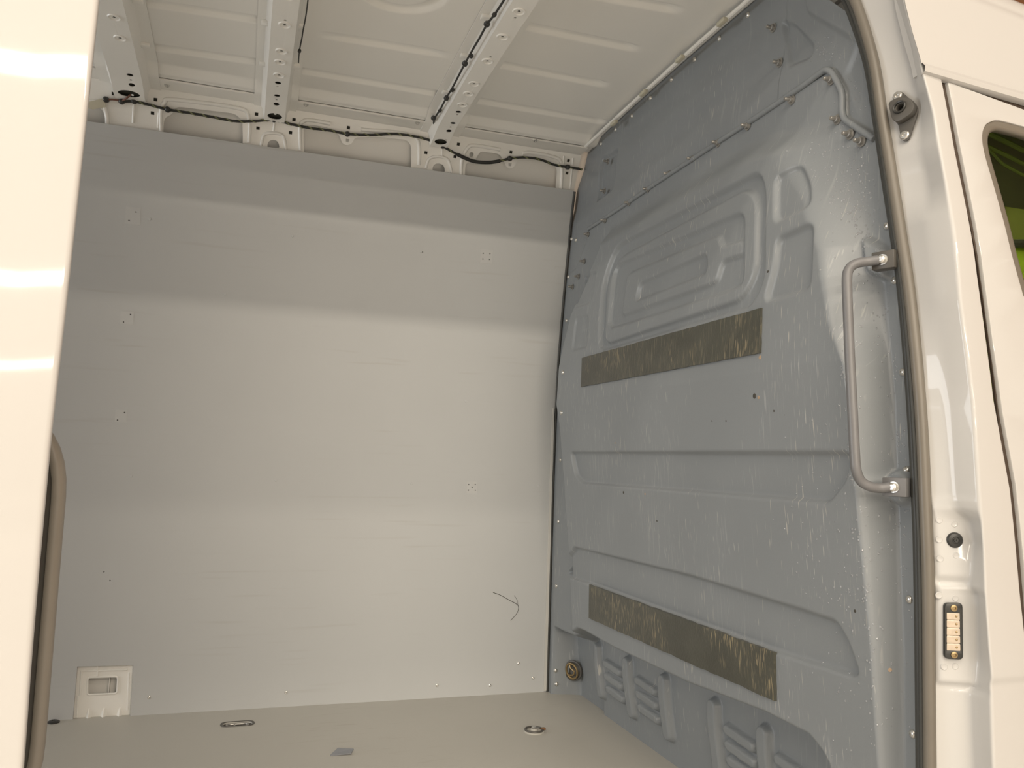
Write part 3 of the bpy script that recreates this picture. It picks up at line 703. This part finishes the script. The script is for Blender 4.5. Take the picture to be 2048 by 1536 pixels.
for p, w_, h_ in [((973, 513), .020, .022), ((944, 975), .018, .020), ((266, 432), .020, .024), ((254, 636), .018, .018), ((242, 832), .016, .018)]:
    q = lw(p); n_ = 6
    hs = [circ(lw(d), .0026, 8) for d in dots if abs(lw(d)[0]-q[0]) < w_*.85 and abs(lw(d)[1]-q[1]) < h_*.85]
    link('pale_patch', sheet([(q[0]-w_, q[1]-h_), (q[0]+w_, q[1]-h_), (q[0]+w_, q[1]+h_), (q[0]-w_, q[1]+h_)], hs, .0004, lambda u, v, w: np.stack([u, YW(v)-.0003+w, v], 1)), M_patch, LIN, 0)
# bright raw edge strip of the lining
E1 = tag(link('edge_strip', sheet([(-.0170, .004), (-.0080, .004), (-.0085, .78), (-.0110, .95), (-.0170, .95)], [], .004, lambda u, v, w: np.stack([u, YW(v)-.0035+w, v], 1), cv=np.arange(.1, .9, .1)), M_alu),
         'thin pale metal strip in the corner between lining and bulkhead', 'edge strip')

struct(link('trim_4', tube([(-.004, float(YW(z))-.002, z) for z in np.linspace(.002, 1.68, 50)], .0045, 8), M_sealdk, None, 60), 'dark joint line between lining and bulkhead')
# ------------------------------------------------------------------ white metal pocket in the lining
PK = empty('metal_pocket', (float((b0[0]+b3[0])/2), 1.76, 0.)); tag(PK, 'white pressed metal pocket with a slot low in the lining', 'bracket')
def lwp(p, off): q = at(p, lambda z: YW(z)+off); return (q[0], q[2])
po = [lwp(p, .014) for p in [(143, 1442), (152, 1328), (269, 1325), (263, 1442)]]
slot = roundpoly([lwp(p, .010) for p in [(174, 1390), (175, 1355), (236, 1353), (234, 1387)]], .008, 4)
fm = lambda u, v, w: np.stack([u, YW(v)+.013+w, v], 1)
under(PK, link('face', sheet(po, [slot], .003, fm, bevel=.001), M_inner, None, 30))
o = link('slot_rim', tube([(u, float(YW(v))+.0115, v) for u, v in slot], .003, 8, True), M_inner); under(PK, o)
x0, x1 = slot[0][0]-.005, max(q[0] for q in slot)+.005; zs0, zs1 = min(q[1] for q in slot)-.01, max(q[1] for q in slot)+.01
bm = bmesh.new()
box((x0-.04, 1.790, zs0-.03), (x1+.04, 1.794, zs1+.03), bm=bm)
under(PK, link('back_plate', bm_mesh(bm), M_inner))
under(PK, link('inner_web', box((x0+(x1-x0)*.62, 1.770, zs0), (x0+(x1-x0)*.66, 1.790, zs1), .002), M_inner))
for p in [(177, 1425), (207, 1424), (239, 1423)]:
    q = at(p, lambda z: YW(z)+.010); M = Matrix.Translation(q)
    v = [(-.012, .006, -.014), (.012, .006, -.014), (0, -.012, -.016), (-.002, .004, .016), (.003, .004, .016)]
    f = [(0, 2, 3), (2, 1, 4), (2, 4, 3), (0, 1, 2), (0, 3, 4, 1)]
    g = link('gusset', pyd([M @ Vector(a) for a in v], f), M_inner, None, 0); under(PK, g)
for a, b in [((163, 1342), (160, 1390)), ((163, 1342), (255, 1339)), ((258, 1345), (255, 1420)), ((156, 1392), (154, 1435)), ((196, 1328), (195, 1352))]:
    A_, B_ = at(a, lambda z: YW(z)+.011), at(b, lambda z: YW(z)+.011); g = link('pressed_rib', tube([A_, B_], .0028, 8), M_inner); under(PK, g)

# ------------------------------------------------------------------ floor fittings
TD = empty('floor_lashing_ring', (oval[0], oval[1], 0)); tag(TD, 'oval recessed lashing ring in the floor near the white pocket', 'lashing ring')
bm = bmesh.new()
ring = [(q[0]-oval[0], q[1]-oval[1]) for q in oh]; n_ = len(ring)
lv = []
for sc, z in ((1.16, .0006), (1.14, .0018), (1.0, .0012), (.97, -.004), (.90, -.0135)): lv.append([bm.verts.new((oval[0]+x*sc, oval[1]+y*sc, z)) for x, y in ring])
for A_, B_ in zip(lv[:-1], lv[1:]):
    for k in range(n_): bm.faces.new((A_[k], A_[(k+1) % n_], B_[(k+1) % n_], B_[k]))
bm.faces.new(lv[-1])
under(TD, link('cup', bm_mesh(bm), M_dkgrey))
under(TD, link('ring', tube(smoothpath([(oval[0]+x*.72, oval[1]+y*.62, -.004) for x, y in ring], 1, True), .0035, 8, True), M_bolt))
under(TD, link('cross_pin', tube([(oval[0]-ov_l*.2, oval[1]-.017, -.005), (oval[0]-ov_l*.2, oval[1]+.017, -.005)], .003, 8), M_bolt))
c2 = floor_pt((1068, 1463))
TD2 = empty('floor_lashing_ring', (c2[0], c2[1], 0)); tag(TD2, 'round metal lashing point in the floor close to the bulkhead', 'lashing ring')
Mx = Matrix.Translation(c2)
under(TD2, link('base', lathe([(.030, 0), (.030, .002), (.026, .004), (.022, .003), (.012, .003), (.010, .008), (.006, .010), (0, .010)], 24, Mx), M_floor))
under(TD2, link('ring', tube([(c2[0]+.025*math.cos(a), c2[1]+.025*math.sin(a), .0055) for a in np.linspace(0, 2*math.pi, 24, endpoint=False)], .0030, 8, True), M_dkgrey))
under(TD2, link('centre_bolt', lathe([(.008, .0102), (.008, .0122), (.0055, .014), (0, .014)], 12, Mx), M_silver))
under(TD2, link('latch', box((c2[0]+.021, c2[1]-.008, .004), (c2[0]+.033, c2[1]+.004, .009), .001), M_rust))
c3_ = floor_pt((107, 1445))
CPO = tag(link('floor_stop', lathe([(.016, 0), (.016, .003), (.010, .006), (.006, .006), (.005, .003), (0, .003)], 14, Matrix.Translation(c3_)), M_blackp), 'small black stop on the floor beside the left door seal', 'floor stop')
q = floor_pt((684, 1509))
bm = bmesh.new()
vt = [(-.030, -.004, .001), (.022, -.011, .004), (.030, .004, .009), (-.010, .013, .011)]
lo = [bm.verts.new(q+np.array(a)) for a in vt]; hi = [bm.verts.new(q+np.array(a)+np.array([0, 0, .003])) for a in vt]
bm.faces.new(lo[::-1]); bm.faces.new(hi)
for k in range(4): bm.faces.new((lo[k], lo[(k+1) % 4], hi[(k+1) % 4], hi[k]))
for v in bm.verts: v.co.z -= .001
tag(link('plastic_chip', bm_mesh(bm), M_chip, smooth=0), 'loose grey plastic chip lying on the floor', 'chip')

# ------------------------------------------------------------------ rubber strips on the bulkhead
def patch(corners, nu, nv, off, th, name, jag=.0):
    Q = [onB(p, False) for p in corners]                # TL, TR, BR, BL
    v = []; f = []
    for layer in (0, 1):
        for j in range(nv+1):
            for i in range(nu+1):
                s, t = i/nu, j/nv
                P = (Q[0]*(1-s)+Q[1]*s)*(1-t)+(Q[3]*(1-s)+Q[2]*s)*t
                if jag and t in (0, 1) and 0 < i < nu: P = P+np.array([0, 0, rng.normal()*jag])
                if jag and s == 1: P = P+np.array([0, rng.normal()*jag, 0])
                v.append((float(XB(P[1], P[2], False))-off-th*layer, P[1], P[2]))
    N = (nu+1)*(nv+1); I = lambda i, j, l: l*N+j*(nu+1)+i
    for j in range(nv):
        for i in range(nu):
            f.append((I(i, j, 1), I(i+1, j, 1), I(i+1, j+1, 1), I(i, j+1, 1))); f.append((I(i, j, 0), I(i, j+1, 0), I(i+1, j+1, 0), I(i+1, j, 0)))
    for i in range(nu):
        f.append((I(i, 0, 0), I(i+1, 0, 0), I(i+1, 0, 1), I(i, 0, 1))); f.append((I(i, nv, 1), I(i+1, nv, 1), I(i+1, nv, 0), I(i, nv, 0)))
    for j in range(nv):
        f.append((I(0, j, 1), I(0, j+1, 1), I(0, j+1, 0), I(0, j, 0))); f.append((I(nu, j, 0), I(nu, j+1, 0), I(nu, j+1, 1), I(nu, j, 1)))
    me = pyd(v, f); bm = bmesh.new(); bm.from_mesh(me); return link(name, bm_mesh(bm), M_rubber, None, 30)
tag(patch([(1166, 716), (1525, 616), (1523, 706), (1164, 774)], 40, 8, -.001, .005, 'rubber_strip', .0004), 'upper dark rubber strip below the pressed window shape', 'rubber strip', 'rubber strips on the bulkhead')
tag(patch([(1182, 1169), (1552, 1304), (1554, 1402), (1181, 1236)], 40, 8, -.001, .007, 'rubber_strip', .0007), 'lower scuffed rubber strip above the louvres', 'rubber strip', 'rubber strips on the bulkhead')

# ------------------------------------------------------------------ lashing ring in the bulkhead foot
P = onB((1153, 1340)); LR = empty('bulkhead_lashing_ring', P); tag(LR, 'brass-coloured lashing ring low in the bulkhead corner', 'lashing ring')
Mf = frame(P+np.array([-.012, -.004, 0]), (-.8, -.6, 0))
under(LR, link('cup', lathe([(.034, .002), (.033, .006), (.029, .007), (.027, .002), (.020, .001), (0, .001)], 24, Mf), M_dkgrey))
under(LR, link('ring', tube([Mf @ Vector((.021*math.cos(a), .025*math.sin(a), .012+.006*math.sin(a))) for a in np.linspace(0, 2*math.pi, 28, endpoint=False)], .0036, 8, True), M_brass))
under(LR, link('hook', tube(smoothpath([Mf @ Vector(a) for a in [(-.016, -.016, .008), (.004, -.012, .012), (.010, .0, .013), (-.004, .010, .013), (-.008, .02, .012)]], 5), .003, 8), M_brass))

# ------------------------------------------------------------------ grab handle
GH = empty('grab_handle', onX((1770, 975), -.04)); tag(GH, 'grey tubular grab handle bolted upright to the bulkhead edge', 'handle')
m1 = onX((1757, 520), -.052); m2 = onX((1779, 974), -.052)
hp = [m1+np.array([.0, .0, .0]), onX((1735, 523), -.066), onX((1713, 527), -.084), onX((1699, 537), -.096), onX((1694, 556), -.103), onX((1695, 600), -.105), onX((1699, 700), -.106), onX((1705, 820), -.106), onX((1710, 915), -.105), onX((1713, 942), -.103), onX((1722, 962), -.094), onX((1740, 973), -.080), onX((1760, 976), -.064), m2]
under(GH, link('bar', tube(smoothpath(hp, 6), .0080, 14), M_handle))
for mm, nm in ((m1, 0), (m2, 1)):
    Mb = frame(mm+np.array([.014, 0, 0]), (-.92, -.39, 0))
    mo = under(GH, link('mount', box((-.019, -.015, -.010), (.019, .015, .010), .002, M=Mb), M_dkgrey if nm == 0 else M_handle))
    bm = bmesh.new(); lathe([(.0090, .010), (.0090, .012), (.0066, .012), (.0066, .017), (.004, .019), (0, .019)], 12, Mb, bm)
    under(mo, link('mount_bolt', bm_mesh(bm), M_silver))

# ------------------------------------------------------------------ door opening seal (right)
DS = empty('door_seal', (-.02, .1, .2)); tag(DS, 'grey-brown rubber door seal running down beside the bulkhead', 'seal')
_sw = [(1684, 1720, 0), (1727, 1754, 117), (1748, 1772, 234), (1765, 1792, 352), (1783, 1810, 469), (1799, 1830, 600), (1815, 1852, 814), (1826, 1862, 1021), (1829, 1868, 1161), (1832, 1869, 1342), (1834, 1871, 1536), (1835, 1872, 1700)]
c_r = [(a+.70*(b-a), y) for a, b, y in _sw]; c_l = [(a+.22*(b-a), y) for a, b, y in _sw]
topx = [np.array([-1.24, .315, 1.715]), np.array([-.16, .315, 1.715]), np.array([-.07, .305, 1.70]), np.array([-.035, .275, 1.655])]
sr = topx+[onX(p, -.024) for p in c_r]; sl = [q+np.array([0, .012, -.004]) for q in topx]+[onX(p, -.020) for p in c_l]
under(DS, link('bulb', tube(smoothpath(sr, 8), .0092, 12), M_seal, None, 60))
under(DS, link('lip', tube(smoothpath(sl, 8), .0078, 10), M_sealdk, None, 60))
mid = [(a+b)/2+np.array([-.006, 0, 0]) for a, b in zip(sr, sl)]
under(DS, link('groove_bead', tube(smoothpath(mid, 8), .0042, 8), M_sealdk, None, 60))

# ------------------------------------------------------------------ sliding door seal (left)
LS = empty('sliding_door_seal', (-1.22, 0, .4)); tag(LS, 'rounded grey rubber seal on the inner edge of the opened door', 'seal')
def loop(ins, Y, r):
    q = roundpoly([(-2.10+ins, .392+ins), (-1.2000-ins, .392+ins), (-1.2000-ins, .797-ins), (-2.10+ins, .797-ins)], max(.02, .085-ins), 10)
    return [(a, Y, b) for a, b in q]
under(LS, link('bulb', tube(loop(-.0035, .010, 0), .0076, 12, True, up=(0, 1, 0)), M_seall, None, 60))
under(LS, link('channel', tube(loop(.0085, .004, 0), .0075, 12, True, up=(0, 1, 0)), M_sealdk, None, 60))
under(LS, link('channel_bead', tube(loop(.0105, -.006, 0), .0030, 8, True, up=(0, 1, 0)), M_seall, None, 60))
under(LS, link('inner_lip', tube(loop(.024, -.004, 0), .0085, 10, True, up=(0, 1, 0)), M_sealdk, None, 60))

# ------------------------------------------------------------------ buffer bracket, plug, contact plate on the pillar
Pa, na = jamb((1796, 193)); Pb, nb = jamb((1811, 271)); n = _n(na+nb); t_ = _n(Pa-Pb); n = _n(n-t_*(n@t_)); P = (Pa+Pb)/2+n*.003; c4 = lambda x, y: (1648+x/2.56, y/2.56)
BB = empty('door_buffer', P); tag(BB, 'black metal door buffer bracket screwed high on the white pillar', 'bracket')
ux = _n(np.cross(t_, n)); uz = t_
def loc(p): q = onP(p, P+n*.002, n)-P; return (q@ux, q@uz)
outl = [loc(c4(*a)) for a in [(360, 500), (362, 480), (378, 468), (398, 472), (470, 535), (480, 560), (476, 585), (440, 700), (428, 720), (408, 722), (396, 705), (384, 640), (364, 615), (352, 590), (352, 540)]]
mp = lambda h0: (lambda u, v, w: P[None, :]+u[:, None]*ux[None, :]+v[:, None]*uz[None, :]+(w[:, None]+h0)*n[None, :])
under(BB, link('plate', sheet(roundpoly(outl, .004, 3), [], .003, mp(.0015), bevel=.0006), M_dkgrey, None, 40))
blk = [loc(c4(*a)) for a in [(352, 540), (400, 515), (455, 520), (478, 558), (465, 590), (395, 635), (372, 620)]]
bk = under(BB, link('block', sheet(roundpoly(blk, .006, 4), [circ(loc(c4(408, 564)), .0085, 16)], .012, mp(.009), bevel=.002), M_dkgrey, None, 40))
bc = loc(c4(408, 564)); Pc = P+ux*bc[0]+uz*bc[1]
under(bk, link('bushing', lathe([(.0112, .0145), (.0112, .0175), (.0100, .0185), (.0078, .0175), (.0070, .010), (.0066, .004), (0, .004)], 20, frame(Pc, n)), M_blackp))
for a in [(380, 494), (416, 695)]:
    s = loc(c4(*a)); Ps = P+ux*s[0]+uz*s[1]
    under(BB, link('screw', lathe([(.0082, .003), (.0080, .0055), (.0064, .0072), (.0035, .0075), (.0030, .005), (0, .005)], 12, frame(Ps, n)), M_silver))
P1, n1 = jamb((1909, 1080))
PG = empty('plug', P1); tag(PG, 'round black rubber plug on the white pillar', 'plug')
pc_ = under(PG, link('cap', lathe([(.0118, 0), (.0118, .0015), (.0100, .004), (.0055, .0052), (.0045, .0042), (0, .0042)], 20, frame(P1, n1)), M_blackp))
under(pc_, link('centre_pin', lathe([(.0030, .0042), (.0028, .0062), (.0012, .0062), (.001, .005), (0, .005)], 10, frame(P1, n1)), M_blackp))
P2, n2 = jamb((1906, 1262)); ux2 = _n(np.cross((0, 0, 1.), n2)); uz2 = np.cross(n2, ux2)
CP = empty('contact_plate', P2); tag(CP, 'black contact plate with five clear contacts on the pillar', 'contact plate')
c7 = lambda x, y: (1600+x/2.763, 980+y/2.763)
def loc2(p): q = onP(p, P2+n2*.004, n2)-P2; return (q@ux2, q@uz2)
mp2 = lambda h0: (lambda u, v, w: P2[None, :]+u[:, None]*ux2[None, :]+v[:, None]*uz2[None, :]+(w[:, None]+h0)*n2[None, :])
o1 = [loc2(c7(*a)) for a in [(800, 628), (888, 628), (891, 930), (800, 925)]]
win = [loc2(c7(*a)) for a in [(803, 672), (878, 676), (882, 890), (803, 887)]]
under(CP, link('frame', sheet(roundpoly(o1, .005, 4), [roundpoly(win, .001, 2)], .008, mp2(.004), bevel=.0015), M_blackp, None, 40))
under(CP, link('backing', sheet(win, [], .002, mp2(.0015)), M_blackp))
for k in range(5):
    t0, t1 = k/5+.02, (k+1)/5-.025
    a, b, c_, d_ = [np.array(w_) for w_ in win]
    q = [a+(d_-a)*t0, b+(c_-b)*t0, b+(c_-b)*t1, a+(d_-a)*t1]
    ct = link('contact', sheet(roundpoly(q, .0012, 3), [], .0055, mp2(.0050), bevel=.0012), M_clear, None, 40); under(CP, ct)
    w_ = (q[1]*.75+q[2]*.05+q[3]*.05+q[0]*.15); w_ = (q[0]+q[3])/2*.28+(q[1]+q[2])/2*.72
    Pp = P2+ux2*w_[0]+uz2*w_[1]; g = link('contact_pin', lathe([(.0017, .0075), (.0015, .0088), (0, .0092)], 8, frame(Pp, n2)), M_brass); under(ct, g)
for a in [(843, 650), (845, 908)]:
    s = loc2(c7(*a)); Ps = P2+ux2*s[0]+uz2*s[1]
    under(CP, link('screw', lathe([(.0050, .0078), (.0048, .0095), (.0026, .0100), (.0022, .0085), (0, .0085)], 12, frame(Ps, n2)), M_brass))

# ------------------------------------------------------------------ wiring
def wp(p, off=.012): return at(p, lambda z: YU(z)-off)
path = [wp(p) for p in [(205, 199), (222, 200), (243, 203), (268, 203), (300, 210), (335, 219), (380, 226), (420, 233), (470, 242), (510, 242), (548, 240), (585, 249), (620, 256), (660, 261), (695, 268), (740, 270), (790, 268), (830, 273), (860, 281), (886, 293), (915, 309), (945, 322), (975, 325), (1000, 322), (1020, 317), (1050, 315), (1080, 319), (1110, 330), (1136, 334), (1164, 339)]]
sp_ = smoothpath(path, 14)
WH = empty('wiring_harness', path[0]); tag(WH, 'black taped wiring harness strung along the top of the side wall', 'cable')
under(WH, link('main_cable', tube(sp_[28:], .0040, 8), M_cable, None, 60))
def helix(pts, r, pitch, ph=0., a=0, b=None):
    out = []; s = 0.; pv = None
    for i, p in enumerate(pts[a:b]):
        p = np.array(p)
        if pv is not None: s += np.linalg.norm(p-pv)
        pv = p; an = 2*math.pi*s/pitch+ph
        out.append(p+np.array([0, math.cos(an), math.sin(an)])*r)
    return out
fine = smoothpath(path, 60)
hx = helix(fine, .0026, .034, 0., 180, 60*22); under(WH, link('olive_strand', tube(hx, .0022, 6), M_olive, None, 60))
hx = helix(fine, .0026, .040, 2., 60*23, None); under(WH, link('olive_strand', tube(hx, .0022, 6), M_olive, None, 60))
under(WH, link('taped_section', tube(smoothpath(path[20:24], 8), .0060, 8), M_cable, None, 60))
under(WH, link('brown_wire', tube(smoothpath([wp((207, 200)), wp((225, 199)), wp((243, 201), .013), wp((252, 197), .03), wp((262, 189), .03)], 6), .0026, 6), M_brown, None, 60))
for p in [(212, 199), (243, 203), (268, 202), (335, 219), (548, 239), (695, 268), (886, 292), (1020, 317), (1136, 334)]:
    c_ = wp(p, .010); under(WH, link('clip', lathe([(.0085, -.010), (.0085, .002), (.0065, .006), (.003, .008), (0, .008)], 10, frame(c_, (0, -.9, -.3))), M_blackp))
RC = empty('roof_cable', onZ((868, 238), 1.79)); tag(RC, 'thin black cable clipped along the side of the front roof bow', 'cable')
cp = [wp((862, 281), .012), wp((866, 262), .012)]+[onZ(p, 1.790) for p in [(869, 238), (881, 218), (893, 195), (905, 175), (930, 127), (945, 100), (958, 78), (974, 49), (990, 28), (1010, -3), (1035, -40)]]
under(RC, link('wire', tube(smoothpath(cp, 6), .0028, 8), M_cable, None, 60))
for p in [(867, 236), (880, 221), (893, 196), (905, 180), (930, 127), (943, 112), (974, 48), (989, 29)]:
    q = onZ(p, 1.791); big = p in [(867, 236), (893, 196), (930, 127), (974, 48)]
    r_ = .0075 if big else .0052
    under(RC, link('clip', lathe([(r_*.6, -.006), (r_, -.003), (r_, .004), (r_*.5, .007), (0, .007)], 10, frame(q, (-.5, -.3, -.8))), M_blackp))
B2 = empty('bow_sealant_wire', onZ((598, 110), 1.795)); tag(B2, 'thin black wire stub hanging beside the middle roof bow', 'cable')
under(B2, link('wire', tube(smoothpath([onZ(p, 1.795) for p in [(617, -10), (612, 30), (606, 62), (604, 75), (600, 95), (598, 110), (597, 125)]], 5), .0018, 6), M_cable))
under(B2, link('knot', lathe([(.0, -.01), (.004, -.006), (.0045, .004), (0, .010)], 8, frame(onZ((599, 102), 1.793), (0, .9, .1))), M_cable))
# cream tape flap at the left end of the harness
q = [wp(p, .004) for p in [(172, 205), (210, 196), (212, 214), (208, 209), (186, 219), (176, 216)]]
bm = bmesh.new(); a_ = [bm.verts.new(p) for p in (q[0], q[1], q[2], q[4], q[5])]; b_ = [bm.verts.new(p+np.array([0, -.0025, -.001])) for p in (q[0], q[1], q[2], q[4], q[5])]
bm.faces.new(a_); bm.faces.new(b_[::-1])
for k in range(5): bm.faces.new((a_[k], a_[(k+1) % 5], b_[(k+1) % 5], b_[k]))
tag(link('tape_flap', bm_mesh(bm), M_tape, smooth=0), 'cream tape flap at the left end of the wiring harness', 'tape')

# ------------------------------------------------------------------ inside the cab, seen through the window
CB = empty('cab_backdrop', (.5, .5, .6)); tag(CB, 'lime green fabric behind the cab window with a dark bar', 'fabric')
under(CB, link('lime_cloth', box((.16, .20, .70), (1.0, .24, 1.185), .012), M_lime))
under(CB, link('olive_cloth', box((.18, .215, 1.180), (1.0, .235, 1.262), .01), mat('olive_fabric', (.30, .33, .07), .6)))
under(CB, link('dark_bar', tube([(.16, .19, 1.166), (.284, .19, 1.182), (.5, .19, 1.205), (1.0, .19, 1.24)], .008, 8), M_dark))
under(CB, link('lime_strip', tube([(.19, .2, 1.392), (.31, .2, 1.364), (.9, .2, 1.25)], .005, 8), M_lime2))
under(CB, link('lime_strip', tube([(.19, .2, 1.366), (.31, .2, 1.338), (.9, .2, 1.22)], .004, 8), M_lime2))
under(CB, link('lime_strip', tube([(.20, .2, 1.372), (.26, .2, 1.330), (.31, .2, 1.316), (.5, .2, 1.30)], .003, 8), M_lime2))
struct(link('wall_cab_inner', box((.10, .30, .3), (1.2, .34, 1.6)), mat('olive_cab_trim', (.34, .34, .20), .6)), 'olive cab interior behind the window')

# ------------------------------------------------------------------ water droplets on the bulkhead
v = []; f = []
def drop(P, n, r):
    M = frame(P, n); b = len(v); k = 6
    for i in range(k): v.append(M @ Vector((r*math.cos(2*math.pi*i/k), r*math.sin(2*math.pi*i/k)*1.25, 0)))
    for i in range(k): v.append(M @ Vector((.65*r*math.cos(2*math.pi*i/k), .65*r*math.sin(2*math.pi*i/k)*1.25-.1*r, .5*r)))
    v.append(M @ Vector((0, -.1*r, .62*r)))
    for i in range(k):
        j = (i+1) % k; f.append((b+i, b+j, b+k+j, b+k+i)); f.append((b+k+i, b+k+j, b+2*k))
DPX = []
def drops(cx, cy, sx, sy, n):
    for _ in range(n):
        p = (cx+rng.normal()*sx, cy+rng.normal()*sy)
        if p[0] < 1798 and 60 < p[1] < 1530: DPX.append(p)
drops(1705, 430, 28, 90, 260); drops(1740, 700, 30, 180, 260); drops(1765, 880, 16, 130, 120); drops(1655, 105, 16, 14, 40); drops(1700, 210, 14, 50, 30)
drops(1720, 1200, 40, 180, 160); drops(1640, 1100, 50, 160, 60); drops(1790, 1150, 10, 230, 90); drops(1640, 330, 40, 30, 30)
DP = np.array(DPX); DD = np.stack([DP[:, 0]-1024, DP[:, 1]-768, np.full(len(DP), FPX)], 1) @ RM
XX = np.full(len(DP), -.02)
for _ in range(8):
    PP = CAM[None]+DD*((XX-CAM[0])/DD[:, 0])[:, None]; XX = XB(PP[:, 1], PP[:, 2])
PP[:, 0] = XX
ny_ = (XB(PP[:, 1]+.005, PP[:, 2])-XB(PP[:, 1]-.005, PP[:, 2]))/.01; nz_ = (XB(PP[:, 1], PP[:, 2]+.005)-XB(PP[:, 1], PP[:, 2]-.005))/.01
for i in range(len(DP)):
    if PP[i, 1] > Yn(PP[i, 2])+.02: drop(PP[i], (-1, ny_[i], nz_[i]), rng.uniform(.0009, .0022))
tag(link('water_droplets', pyd(v, f), M_drop, None, 0), 'scattered water droplets clinging to the bulkhead near the handle', 'water', kind='stuff')
for p in M_drop.node_tree.nodes: pass
bpy.data.objects['water_droplets'].data.polygons.foreach_set('use_smooth', [True]*len(f))
